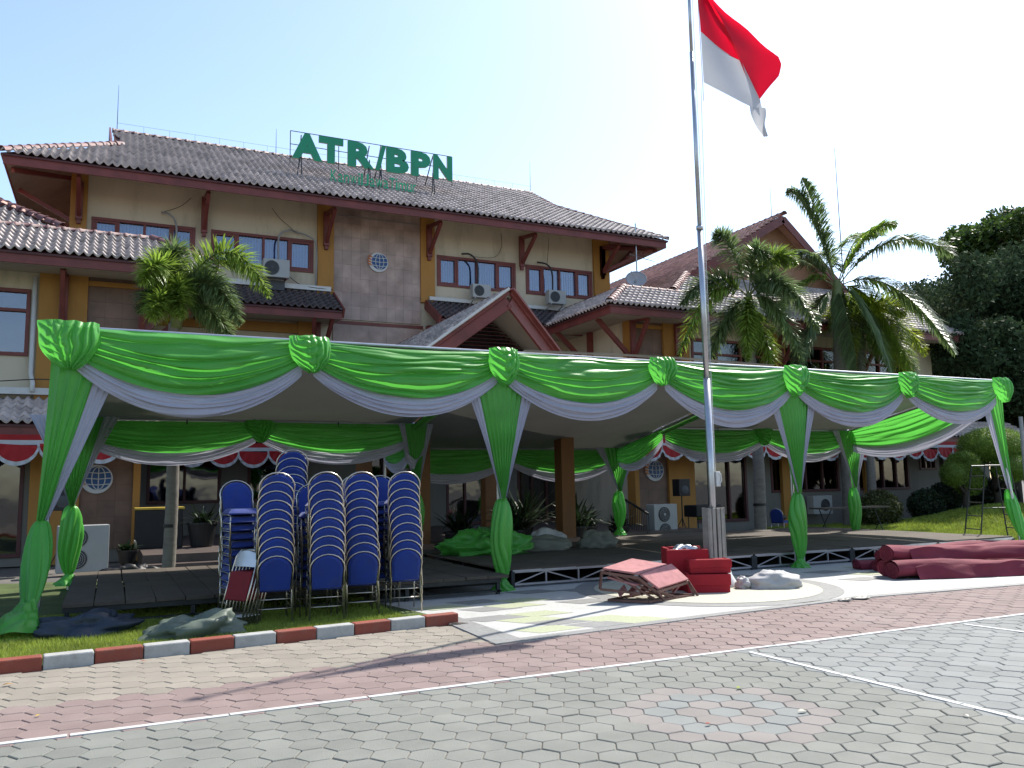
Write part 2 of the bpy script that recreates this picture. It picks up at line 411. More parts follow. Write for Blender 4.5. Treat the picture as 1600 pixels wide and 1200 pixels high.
# grey border strips along the plaza edge
def offs(a, b, w): 
    d = (Vector(b)-Vector(a)).normalized(); n = Vector((-d.y, d.x)); return [a, b, tuple(Vector(b)+n*w), tuple(Vector(a)+n*w)]
bm_ = MB()
for a, b in [((3.55, 7.88), (6.44, 8.16)), ((6.44, 8.16), (9.2, 8.36)), ((9.2, 8.36), (12.0, 8.12)), ((12.0, 8.12), (16.5, 8.0)), ((16.5, 8.0), (26, 8.0))]:
    bm_.slab([(x, y, .0265) for x, y in offs(a, b, .16)], .003, 'terrazzo_grey')
bm_.slab([(x, y, .0305) for x, y in [(3.55, 7.88), (3.9, 7.93), (3.88, 9.9), (3.62, 9.9)]], .003, 'terrazzo_grey')
struct(bm_.build('plaza_border'))
CC = (8.12, 10.36)
circ = lambda r, n=64, a0=0: [(CC[0]+r*math.cos(2*PI*k/n+a0), CC[1]+r*math.sin(2*PI*k/n+a0)) for k in range(n)]
bm_ = MB(); bm_.slab([(x, y, .0265) for x, y in circ(1.95)], .003, 'terrazzo_grey'); bm_.slab([(x, y, .031) for x, y in circ(1.66)], .003, 'terrazzo_cream')
struct(bm_.build('plaza_ring'))
bm_ = MB()
dv1 = Vector((.62, .05)); dv2 = Vector((-.22, .36))
DZ = [0]
def dia(cx, cy, mat, s=1.0):
    DZ[0] += .0006
    c = Vector((cx, cy)); a, b = dv1*s*.5, dv2*s*.5
    bm_.slab([(p.x, p.y, .0245+DZ[0]*.25) for p in (c-a-b, c+a-b, c+a+b, c-a+b)], .002, mat)
for (cx, cy, k) in [(4.42, 8.42, 1), (5.1, 8.4, 0), (4.75, 8.78, 0), (5.35, 8.72, 1), (5.62, 8.42, 1), (4.55, 9.1, 1), (4.2, 9.42, 0), (4.85, 9.45, 1),
                     (4.5, 10.15, 0), (4.0, 10.6, 1), (4.6, 10.85, 0), (5.2, 10.65, 1), (4.9, 10.25, 1), (5.9, 10.1, 0), (6.5, 11.2, 0), (5.75, 11.4, 0),
                     (10.9, 9.9, 0), (11.6, 10.4, 1), (11.2, 11.0, 0), (12.4, 11.2, 1), (12.2, 10.4, 0)]:
    dia(cx, cy, 'terrazzo_green' if k else 'terrazzo_grey', .95)
struct(bm_.build('plaza_diamonds'))
# dark paving under and behind the canopy
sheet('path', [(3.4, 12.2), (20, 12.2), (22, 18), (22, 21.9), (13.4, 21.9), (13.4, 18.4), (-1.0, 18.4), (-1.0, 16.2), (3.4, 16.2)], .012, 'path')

# kerb: red and white stones
kerb = struct(MB().box(-9, -8.99, 7.9, 7.95, 0, .01, 'joint').build('kerb'))
k0 = Vector((-5.13, 8.515)); kd = Vector((1, .0915)).normalized(); kn = Vector((-kd.y, kd.x))
KL = .424
for i in range(21):
    s0 = k0+kd*(KL*i); L_ = KL-.008
    r_ = MB(); w = .15; hh = .135
    c = [s0, s0+kd*L_, s0+kd*L_+kn*w, s0+kn*w]
    V = [(p.x, p.y, -.02) for p in c]+[(p.x, p.y, hh) for p in c]
    r_.add(V, [(3, 2, 1, 0), (4, 5, 6, 7), (0, 1, 5, 4), (1, 2, 6, 5), (2, 3, 7, 6), (3, 0, 4, 7)], 'kerb_red' if i % 2 == 0 else 'kerb_white')
    o = r_.build('kerb_stone', kerb, bevel=.014)
kend = k0+kd*(KL*20+.424)

# lawns
def lawn_z(x, y): return .085+.015*math.sin(x*2)*math.cos(y*1.7)
def sheetgrid(name, x0, x1, y0, y1, zf, n, mat, inside=None):
    m_ = MB()
    m_.grid(lambda u, v: (x0+(x1-x0)*u, y0+(y1-y0)*v, zf(x0+(x1-x0)*u, y0+(y1-y0)*v)), n, n, mat)
    return struct(m_.build(name, smooth=True))
LAWN = [(-12, 8.0), (-7.9, 8.42), (kend.x, kend.y+.15), (3.25, 12.4), (3.2, 16.2), (-12, 20.5)]
mlawn = MB(); mlawn.slab([(x, y, .03) for x, y in LAWN], .06, 'soil'); struct(mlawn.build('lawn'))
def mound_z(x, y):
    e = math.exp(-(((x-26)/3.4)**2+((y-17.8)/1.9)**2))
    return .05+.62*e+.25*math.exp(-(((x-31)/3)**2+((y-17)/2.5)**2))
sheetgrid('grass_mound', 19.0, 40, 12.6, 21.8, mound_z, 60, 'soil')

def blades(name, pts, h, w, mat, lean=.35):
    n = len(pts); P = np.array(pts)
    a = rng.uniform(0, 2*PI, n); hh = h*rng.uniform(.6, 1.3, n)
    dx = np.cos(a)*w/2; dy = np.sin(a)*w/2
    lx = rng.normal(0, lean, n)*hh; ly = rng.normal(0, lean, n)*hh
    V = np.empty((n, 3, 3)); V[:, 0] = P+np.stack([dx, dy, 0*dx], 1); V[:, 1] = P-np.stack([dx, dy, 0*dx], 1); V[:, 2] = P+np.stack([lx, ly, hh], 1)
    me = bpy.data.meshes.new(name); me.vertices.add(n*3); me.vertices.foreach_set('co', V.ravel())
    me.loops.add(n*3); me.loops.foreach_set('vertex_index', np.arange(n*3)); me.polygons.add(n)
    me.polygons.foreach_set('loop_start', np.arange(n)*3); me.polygons.foreach_set('loop_total', np.full(n, 3)); me.materials.append(MATS[mat]); me.update()
    o = link(name, me); o['kind'] = 'stuff'; return o
pts = []
while len(pts) < 70000:
    x = rng.uniform(-3.4, 3.5); y = 8.5+4*rng.random()**1.3
    if y < 8.42+(x+7.9)*.0915+.20-.02: continue
    if x > kend.x and y < 9.6: continue
    if x > 3.3+.3*(y < 10): continue
    if not in_view(x, y, .1, 20): continue
    pts.append((x, y, .025))
tag(blades('grass', pts, .05, .008, 'grass_blade'), 'short green lawn grass growing behind the red and white kerb', 'grass')
pts = []
while len(pts) < 60000:
    x = rng.uniform(19.2, 34); y = rng.uniform(12.7, 21.5)
    if not in_view(x, y, .3, 20): continue
    pts.append((x, y, mound_z(x, y)-.01))
tag(blades('grass', pts, .09, .03, 'grass_blade'), 'bright green grass covering the mound beside the clipped trees', 'grass')

# ================================================================== ROOF TILES
def tile_template(w, l, amp, t=.05, n=7):
    """S profile clay tile; local x across, y up the slope, z out of the roof. 24 quads-ish"""
    V = []; F = []
    for r, (y, dz) in enumerate(((0, .055), (l, 0.0))):
        for i in range(n):
            s = i/(n-1); z = amp*(0.5-0.5*math.cos(2*PI*min(1, s/.62))) if s < .62 else -amp*.25*math.sin(PI*(s-.62)/.38)
            V.append((s*w*1.03, y, z+dz))
    for i in range(n): V.append((V[i][0], 0.0, V[i][2]-t))
    for i in range(n-1):
        F.append((i, i+1, n+i+1, n+i)); F.append((2*n+i, 2*n+i+1, i+1, i))
    return V, F

def tile_roof(parent, eave0, edir, sdir, poly, pitch, row, mat, individual=0, amp=.07, seed=1, pname='tile', clipfn=None):
    """poly in (a,b) coords: a along eaves, b up slope. the nearest `individual` tiles become objects"""
    e = Vector(edir).normalized(); s = Vector(sdir).normalized(); n = e.cross(s).normalized()
    if n.z < 0: n = -n
    O = Vector(eave0)
    V, F = tile_template(pitch, row*1.12, amp)
    flip = e.cross(s).dot(n) < 0
    if flip: F = [tuple(reversed(f)) for f in F]
    me = mesh_from('tile_'+mat, V, F, (mat,), smooth=True)
    R3 = Matrix((e, s, n)).transposed().to_4x4()
    amin = min(p[0] for p in poly); amax = max(p[0] for p in poly); bmin = min(p[1] for p in poly); bmax = max(p[1] for p in poly)
    rnd = random.Random(seed); L_ = []
    b = bmin-.03
    while b < bmax:
        a = math.floor(amin/pitch)*pitch
        while a < amax:
            if inpoly(a+pitch/2, b+row*.45, poly):
                P = O+e*a+s*b+n*.012
                if clipfn is None or clipfn(P):
                    mt = Matrix.Translation(P) @ R3 @ Matrix.Rotation(rnd.gauss(0, .012), 4, 'Z') @ Matrix.Rotation(rnd.gauss(0, .012), 4, 'X')
                    L_.append(((P-Vector((0, 0, EYE))).length if in_view(P.x, P.y, P.z, 10) else 1e6, mt))
            a += pitch
        b += row
    L_.sort(key=lambda t: t[0])
    for d, mt in L_[:individual]:
        o = link(pname, me, parent); o.matrix_world = mt
    rest = [(mt, 0) for d, mt in L_[individual:]]
    if rest:
        o = merged('roof_tiles', V, F, (mat,), rest, parent, True); o['kind'] = 'stuff'

def caps(parent, p, q, r=.11, step=.33, mat='ridge', name='ridge_cap'):
    p = Vector(p); q = Vector(q); L_ = (q-p).length; n = max(1, int(round(L_/step))); d = (q-p)/n; dn = d.normalized()
    side = dn.cross(Vector((0, 0, 1))).normalized(); up = side.cross(dn).normalized()
    V = []; F = []; K = 7; LL = d.length*1.08
    for row_, (t, rr) in enumerate(((0, r*1.12), (LL*.16, r*1.12), (LL*.17, r), (LL, r*.95))):
        for k in range(K):
            a = PI*k/(K-1); V.append((t, math.cos(a)*rr, math.sin(a)*rr*.95))
    for j in range(3):
        for k in range(K-1): F.append((j*K+k, (j+1)*K+k, (j+1)*K+k+1, j*K+k+1))
    me = mesh_from('ridge_cap', V, F, (mat,), smooth=True)
    R3 = Matrix((dn, side, up)).transposed().to_4x4()
    for i in range(n):
        o = link(name, me, parent); o.matrix_world = Matrix.Translation(p+d*i-up*.03) @ R3 @ Matrix.Rotation(random.gauss(0, .01), 4, 'Z')

# ================================================================== BUILDING
XC = 7.65
bld = thing('office_building', 'two storey cream office with brown tiled hip roofs and ochre pilasters behind the canopy', 'building', (XC, 26, 0))
def B(mb, name, parent=bld, **k):
    o = mb.build(name, parent, **k)
    if parent is bld: o.matrix_parent_inverse = Matrix.Translation((-XC, -26, 0))
    return o
def attach(o):
    o.parent = bld; o.matrix_parent_inverse = Matrix.Translation((-XC, -26, 0)); return o

def wall_holes(mb, x0, x1, z0, z1, y, t, holes, mat):
    """front wall (facing -Y) with rectangular openings"""
    xs = sorted({x0, x1, *[h[0] for h in holes], *[h[1] for h in holes]}); zs = sorted({z0, z1, *[h[2] for h in holes], *[h[3] for h in holes]})
    xs = [x for x in xs if x0 <= x <= x1]; zs = [z for z in zs if z0 <= z <= z1]
    for j in range(len(zs)-1):
        run = None
        for i in range(len(xs)-1):
            cx = (xs[i]+xs[i+1])/2; cz = (zs[j]+zs[j+1])/2
            solid = not any(h[0] < cx < h[1] and h[2] < cz < h[3] for h in holes)
            if solid and run is None: run = xs[i]
            if (not solid) and run is not None: mb.box(run, xs[i], y, y+t, zs[j], zs[j+1], mat); run = None
        if run is not None: mb.box(run, xs[-1], y, y+t, zs[j], zs[j+1], mat)

def window(x0, x1, z0, z1, y, npane=4, blinds=True, transom=None, fmat='maroon', sash=True, pane='pane'):
    f = MB(); w = .085
    f.box(x0, x1, y-.035, y+.09, z1-w, z1, fmat); f.box(x0, x1, y-.045, y+.09, z0, z0+w, fmat)
    f.box(x0, x0+w, y-.032, y+.088, z0+w, z1-w, fmat); f.box(x1-w, x1, y-.032, y+.088, z0+w, z1-w, fmat)
    pw = (x1-x0)/npane
    for k in range(1, npane): f.box(x0+pw*k-.035, x0+pw*k+.035, y-.028, y+.085, z0+w, z1-w, fmat)
    if transom: 
        for k in range(npane): f.box(x0+pw*k+(w if k == 0 else .035), x0+pw*(k+1)-(w if k == npane-1 else .035), y-.026, y+.084, transom-.035, transom+.035, fmat)
    win = B(f, 'window', bevel=.006)
    win_p = win
    def sub(mb, n): 
        o = mb.build(n, win_p); o.matrix_parent_inverse = win_p.matrix_world.inverted(); return o
    bpy.context.view_layer.update if False else None
    for k in range(npane):
        a, b = x0+pw*k+(w if k == 0 else .035), x0+pw*(k+1)-(w if k == npane-1 else .035)
        if sash and k in (0, npane-1):
            s = MB(); q = .06; 
            s.box(a, b, y-.012, y+.05, z0+w, z0+w+q, fmat); s.box(a, b, y-.012, y+.05, z1-w-q, z1-w, fmat)
            s.box(a, a+q, y-.011, y+.049, z0+w+q, z1-w-q, fmat); s.box(b-q, b, y-.011, y+.049, z0+w+q, z1-w-q, fmat)
            s.build('sash', win)
        pn = MB(); pn.box(a+.002, b-.002, y+.055, y+.063, z0+w, z1-w, pane); pn.build('pane', win)
    if blinds:
        bl = MB(); x = x0+w
        while x < x1-w:
            ww = .085; an = random.gauss(.35, .06)
            c = Vector((x+.045, y+.18, (z0+z1)/2)); rot = Matrix.Rotation(an, 3, 'Z')
            bl.cbox(c, (ww, .004, z1-z0+.1), 'blind', rot); x += .092
        bl.build('blind', win)
    # dark room behind
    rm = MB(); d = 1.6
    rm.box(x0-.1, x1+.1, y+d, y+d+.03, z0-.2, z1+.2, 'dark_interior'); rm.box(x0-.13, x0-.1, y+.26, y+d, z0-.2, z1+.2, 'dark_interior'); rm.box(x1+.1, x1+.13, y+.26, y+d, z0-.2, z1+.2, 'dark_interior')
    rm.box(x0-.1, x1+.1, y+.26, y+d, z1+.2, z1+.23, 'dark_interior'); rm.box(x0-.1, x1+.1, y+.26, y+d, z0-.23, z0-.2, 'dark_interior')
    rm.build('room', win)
    return win
# children of `win` inherit bld inverse through win (win's own transform is identity) -------
def mir(x): return 2*XC-x

YM, YW = 26.0, 22.0
# ---- main block front wall
mw_holes = [(-.73, 2.05, 8.37, 9.43), (2.50, 5.57, 8.37, 9.43), (9.73, 12.68, 8.33, 9.40), (13.08, 15.82, 8.33, 9.40),
            (.95, 2.95, 1.25, 2.95), (3.7, 5.4, 1.25, 2.95), (7.2, 9.2, 1.5, 2.9), (10.0, 12.0, .35, 2.9), (12.6, 14.3, .35, 2.9)]
m_ = MB(); wall_holes(m_, -1.25, 16.5, 0, 3.5, YM, .25, mw_holes, 'cream_shaded'); wall_holes(m_, -1.25, 16.5, 3.5, 11.0, YM, .25, mw_holes, 'cream')
m_.box(-1.25, -1.0, YM+.25, 35, 0, 11, 'cream'); m_.box(16.25, 16.5, YM+.25, 35, 0, 11, 'cream'); m_.box(-1.0, 16.25, 34.75, 35, 0, 11, 'cream')
B(m_, 'wall')
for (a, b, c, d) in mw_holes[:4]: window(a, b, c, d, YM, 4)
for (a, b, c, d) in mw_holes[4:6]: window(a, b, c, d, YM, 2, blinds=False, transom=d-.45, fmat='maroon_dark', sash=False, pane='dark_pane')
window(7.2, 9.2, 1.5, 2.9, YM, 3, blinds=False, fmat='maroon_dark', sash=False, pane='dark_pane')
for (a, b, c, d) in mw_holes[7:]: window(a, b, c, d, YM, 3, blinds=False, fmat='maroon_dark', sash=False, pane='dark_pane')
# pilasters
for (a, b) in [(-1.28, -.85), (5.68, 6.2), (9.12, 9.62), (15.86, 16.53)]:
    B(MB().box(a, b, YM-.12, YM-.001, 7.7 if 3 < a < 12 else 3, 11.0, 'ochre'), 'pilaster', bevel=.008)
# stone panel with individual stone tiles
def stone(x0, x1, z0, z1, y, tw, th, mat, name='stone_panel'):
    p = B(MB().box(x0, x1, y-.02, y-.001, z0, z1, 'maroon_dark'), name)
    nx = max(1, round((x1-x0)/tw)); nz_ = max(1, round((z1-z0)/th)); dx = (x1-x0)/nx; dz = (z1-z0)/nz_
    for j in range(nz_):
        for i in range(nx):
            t = MB(); ee = random.uniform(0, .006)
            t.box(x0+i*dx+.002, x0+(i+1)*dx-.002, y-.045-ee, y-.02, z0+j*dz+.002, z0+(j+1)*dz-.002, mat)
            t.build('stone_tile', p)
    return p
stone(6.2, 9.12, 6.95, 11.0, YM, .3, .45, 'stone'); stone(6.2, 9.12, 4.0, 6.8, YM, .6, .7, 'stone')
B(MB().box(6.15, 9.2, YM-.07, YM-.001, 6.8, 6.9, 'maroon'), 'belt_course')
B(MB().beam((6.3, YM-.07, 10.35), (9.0, YM-.07, 10.35), .03, .025, 'channel'), 'conduit')

# emblem (globe with flame on the left)
def emblem(cx, cz, y, r, label):
    e = B(MB().lathe([(r, 0), (r, .03), (r*.97, .045)], 'emblem_white', 28, (0, 0, 0)), 'emblem'); e.matrix_local = Matrix.Translation((0, 0, 0))
    e.parent = bld; e.matrix_parent_inverse = Matrix.Translation((-XC, -26, 0)); e.location = (cx, y, cz); e.rotation_euler = (PI/2, 0, 0); e['label'] = label
    gl = MB(); gl.lathe([(r*.80, .046), (r*.80, .052)], 'emblem_blue', 28, (r*.1, r*.06, 0)); gl.build('globe', e)
    ln = MB()
    for k in (-1, 0, 1):
        pts = [(r*.1+k*r*.42*math.cos(t), r*.06+r*.78*math.sin(t), .056) for t in np.linspace(-PI/2, PI/2, 9)]
        ln.tube(pts, r*.035, 'emblem_white', 5)
    for zz in (-.4, 0, .4):
        hw = math.sqrt(1-(zz/.8)**2*.9)*.78*r
        ln.tube([(r*.1-hw, r*(.06+zz), .056), (r*.1, r*(.06+zz-.06), .056), (r*.1+hw, r*(.06+zz), .056)], r*.035, 'emblem_white', 5)
    ln.build('grid_lines', e)
    fl = MB(); 
    for k in range(4):
        a = PI*.85+k*.28; c0 = Vector((math.cos(a), math.sin(a)))*r*.98
        fl.slab([(c0.x+r*.28, c0.y-r*.05, .064), (c0.x-r*.12, c0.y+r*.04, .064), (c0.x-r*.16, c0.y+r*.2, .064), (c0.x+r*.1, c0.y+r*.16, .064)], .01, 'emblem_orange')
    fl.build('flame', e)
emblem(7.67, 8.91, YM-.055, .33, 'round blue globe emblem on the upper stone panel')
emblem(-.27, 1.92, YW-.055, .34, 'round blue globe emblem on left wing stone panel')
emblem(15.42, 1.99, YW-.055, .34, 'round blue globe emblem on right wing stone panel')

# ---- main roof
SL = .562; ang = math.atan(SL)
def zr(y): return 10.42+(y-24.4)*SL
EL, ER = -2.85, 18.15
front = [(EL, 24.4), (ER, 24.4), (15.35, 27.8), (15.6, 30.4), (-.3, 30.4), (-.05, 27.8)]
roof = B(MB().slab([(x, y, zr(y)-.03) for x, y in front], .05, 'maroon_dark'), 'roof')
cs = 1/math.cos(ang)
def childw(fn, *a, **k): pass
poly = [(x-EL, (y-24.4)*cs) for x, y in front]
roof_tiles_args = dict(eave0=(EL, 24.4, zr(24.4)), edir=(1, 0, 0), sdir=(0, 1, SL), poly=poly, pitch=.212, row=.27, mat='tile_grey')
# tiles are parented to the roof slab whose own transform is identity under bld
bpy.context.view_layer.update()
class _P: pass
def roofkids(before, parent):
    for o in list(bpy.data.objects):
        if o.name not in before and o.parent is parent: pass
def with_parent(fn, parent, **k):
    n0 = set(bpy.data.objects.keys())
    fn(parent, **k)
with_parent(tile_roof, roof, **roof_tiles_args)
# side and rear hips
rs = MB()
zb = zr(24.4)-.03
rs.slab([(ER, 24.4, zb), (ER, 36.4, zb), (15.35, 33, zr(27.8)-.03), (15.35, 27.8, zr(27.8)-.03)], .05, 'tile_grey')
rs.slab([(EL, 36.4, zb), (EL, 24.4, zb), (-.05, 27.8, zr(27.8)-.03), (-.05, 33, zr(27.8)-.03)], .05, 'tile_grey')
rs.slab([(ER, 36.4, zb), (EL, 36.4, zb), (-.05, 33, zr(27.8)-.03), (-.3, 30.4, zr(30.4)-.03), (15.6, 30.4, zr(30.4)-.03), (15.35, 33, zr(27.8)-.03)], .05, 'tile_grey')
B(rs, 'rear_roof')
gl_ = MB(); gl_.beam((-.32, 27.75, zr(27.75)), (-.42, 30.5, zr(30.5)+.02), .05, .22, 'maroon'); gl_.beam((-.42, 30.5, zr(30.5)-.1), (-.42, 31.0, zr(30.3)-.2), .05, .3, 'maroon_dark'); B(gl_, 'gable_rake')
caps(roof, (-.35, 30.4, zr(30.4)+.05), (15.65, 30.4, zr(30.4)+.05))
caps(roof, (ER, 24.4, zr(24.4)+.05), (15.35, 27.8, zr(27.8)+.07)); caps(roof, (EL, 24.4, zr(24.4)+.05), (-.05, 27.8, zr(27.8)+.07), r=.13)
caps(roof, (15.45, 27.8, zr(27.8)+.05), (15.62, 30.3, zr(30.3)+.05), r=.09)
# fascia and soffit
fa = MB(); fa.box(EL+.06, ER-.06, 24.45, 24.49, 10.12, 10.40, 'maroon'); fa.box(ER-.12, ER-.08, 24.49, 36.3, 10.12, 10.40, 'maroon'); fa.box(EL+.08, EL+.12, 24.49, 36.3, 10.12, 10.40, 'maroon')
B(fa, 'fascia')
sf = MB(); sf.slab([(EL+.13, 24.5, 10.14), (ER-.13, 24.5, 10.14), (16.5, 25.98, 10.14+1.48*SL), (-1.25, 25.98, 10.14+1.48*SL)], .02, 'soffit')
sf.slab([(ER-.13, 24.5, 10.14), (ER-.13, 36, 10.14), (16.52, 34, 10.9), (16.52, 25.98, 10.97)], .02, 'soffit')
sf.slab([(EL+.13, 36, 10.14), (EL+.13, 24.5, 10.14), (-1.27, 25.98, 10.97), (-1.27, 34, 10.9)], .02, 'soffit')
B(sf, 'soffit')
def brace(x, y, zf, ye, ze, dx=0, vert=1.1):
    b = MB()
    b.box(x-.09, x+.09, y-.24, y-.125, zf, zf+vert, 'maroon'); b.beam((x, y-.19, zf+.12), (x+dx, ye+.1, ze), .1, .13, 'maroon')
    b.cbox((x, y-.16, zf-.06), (.11, .11, .12), 'maroon'); b.beam((x, y-.1, zf+vert-.05), (x+dx, ye+.15, ze+.02), .1, .12, 'maroon')
    B(b, 'brace', bevel=.006)
for x in (-1.05, 2.28, 5.94, 9.4, 12.86, 16.2): brace(x, YM, 9.25, 24.6, 10.12)
brace(16.2, YM, 9.25, 24.7, 10.12, dx=1.5); 
B(MB().beam((17.9, 24.8, 10.1), (16.4, 26.4, 10.6), .1, .13, 'maroon'), 'brace'); B(MB().beam((17.2, 24.9, 10.3), (17.9, 27.5, 10.15), .1, .12, 'maroon'), 'brace'); B(MB().beam((16.5, 27.5, 9.4), (17.9, 27.5, 10.15), .1, .12, 'maroon'), 'brace')
B(MB().beam((-2.6, 24.8, 10.1), (-1.1, 26.4, 10.6), .1, .13, 'maroon'), 'brace'); B(MB().beam((-1.25, 26.2, 9.3), (-2.6, 26.6, 10.15), .1, .12, 'maroon'), 'brace'); B(MB().beam((-1.25, 28.6, 9.4), (-2.6, 28.6, 10.15), .1, .12, 'maroon'), 'brace')

# ---- lean-to skirts on main block, over the ground floor (dark tiles)
def skirt(x0, x1, ytop, ztop, yeave, zeave, mat, pitch=.21, row=.27, hipL=0, hipR=0, ind=0, nm='skirt_roof', fascia=.22, ridge=False, fmat='maroon', seed=2):
    sl = (ztop-zeave)/(ytop-yeave); c = math.sqrt(1+sl*sl)
    P = [(x0, yeave), (x1, yeave), (x1-hipR, ytop), (x0+hipL, ytop)]
    r = B(MB().slab([(x, y, zeave+(y-yeave)*sl-.03) for x, y in P], .05, 'maroon_dark'), nm)
    tile_roof(r, eave0=(x0, yeave, zeave), edir=(1, 0, 0), sdir=(0, 1, sl), poly=[(x-x0, (y-yeave)*c) for x, y in P], pitch=pitch, row=row, mat=mat, individual=ind, seed=seed)
    f = MB(); f.box(x0+.05, x1-.05, yeave+.04, yeave+.08, zeave-.30+.02, zeave-.03, fmat)
    f.slab([(x0+.05, yeave+.08, zeave-.26), (x1-.05, yeave+.08, zeave-.26), (x1-.05-hipR*.9, ytop-.02, zeave-.26+.1), (x0+.05+hipL*.9, ytop-.02, zeave-.26+.1)], .02, 'soffit')
    B(f, 'fascia')
    if ridge: caps(r, (x0+hipL-.05, ytop, ztop+.04), (x1-hipR+.05, ytop, ztop+.04))
    return r
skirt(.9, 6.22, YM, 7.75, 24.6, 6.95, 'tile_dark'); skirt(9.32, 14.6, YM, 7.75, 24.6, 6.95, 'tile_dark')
B(MB().box(.9, 6.1, YM-.2, YM-.001, 7.78, 7.93, 'white_paint'), 'flashing'); B(MB().box(9.4, 14.5, YM-.2, YM-.001, 7.78, 7.9, 'white_paint'), 'flashing')
B(MB().beam((9.30, 24.6, 6.85), (9.30, 26, 7.68), .06, .3, 'maroon'), 'skirt_rake'); B(MB().beam((6.20, 24.6, 6.85), (6.20, 26, 7.68), .06, .3, 'maroon'), 'skirt_rake')
# pilasters and brown wall beneath skirts
B(MB().box(5.1, 5.6, YM-.14, YM-.001, 3.0, 6.95, 'ochre'), 'pilaster'); B(MB().box(9.62, 10.1, YM-.14, YM-.001, 3.0, 6.95, 'ochre'), 'pilaster'); B(MB().box(1.0, 5.1, YM-.10, YM-.001, 6.4, 6.7, 'ochre'), 'belt_course')
B(MB().beam((5.75, YM-.1, 5.2), (5.9, 24.75, 6.7), .1, .13, 'maroon'), 'brace'); B(MB().beam((5.55, YM-.1, 5.2), (5.35, 24.75, 6.7), .1, .13, 'maroon'), 'brace'); B(MB().box(5.62, 5.76, YM-.3, YM-.145, 4.6, 6.9, 'maroon'), 'brace')
B(MB().beam((9.5, YM-.1, 5.2), (9.4, 24.75, 6.7), .1, .13, 'maroon'), 'brace'); B(MB().box(9.3, 9.445, YM-.3, YM-.05, 4.6, 6.9, 'maroon'), 'brace')

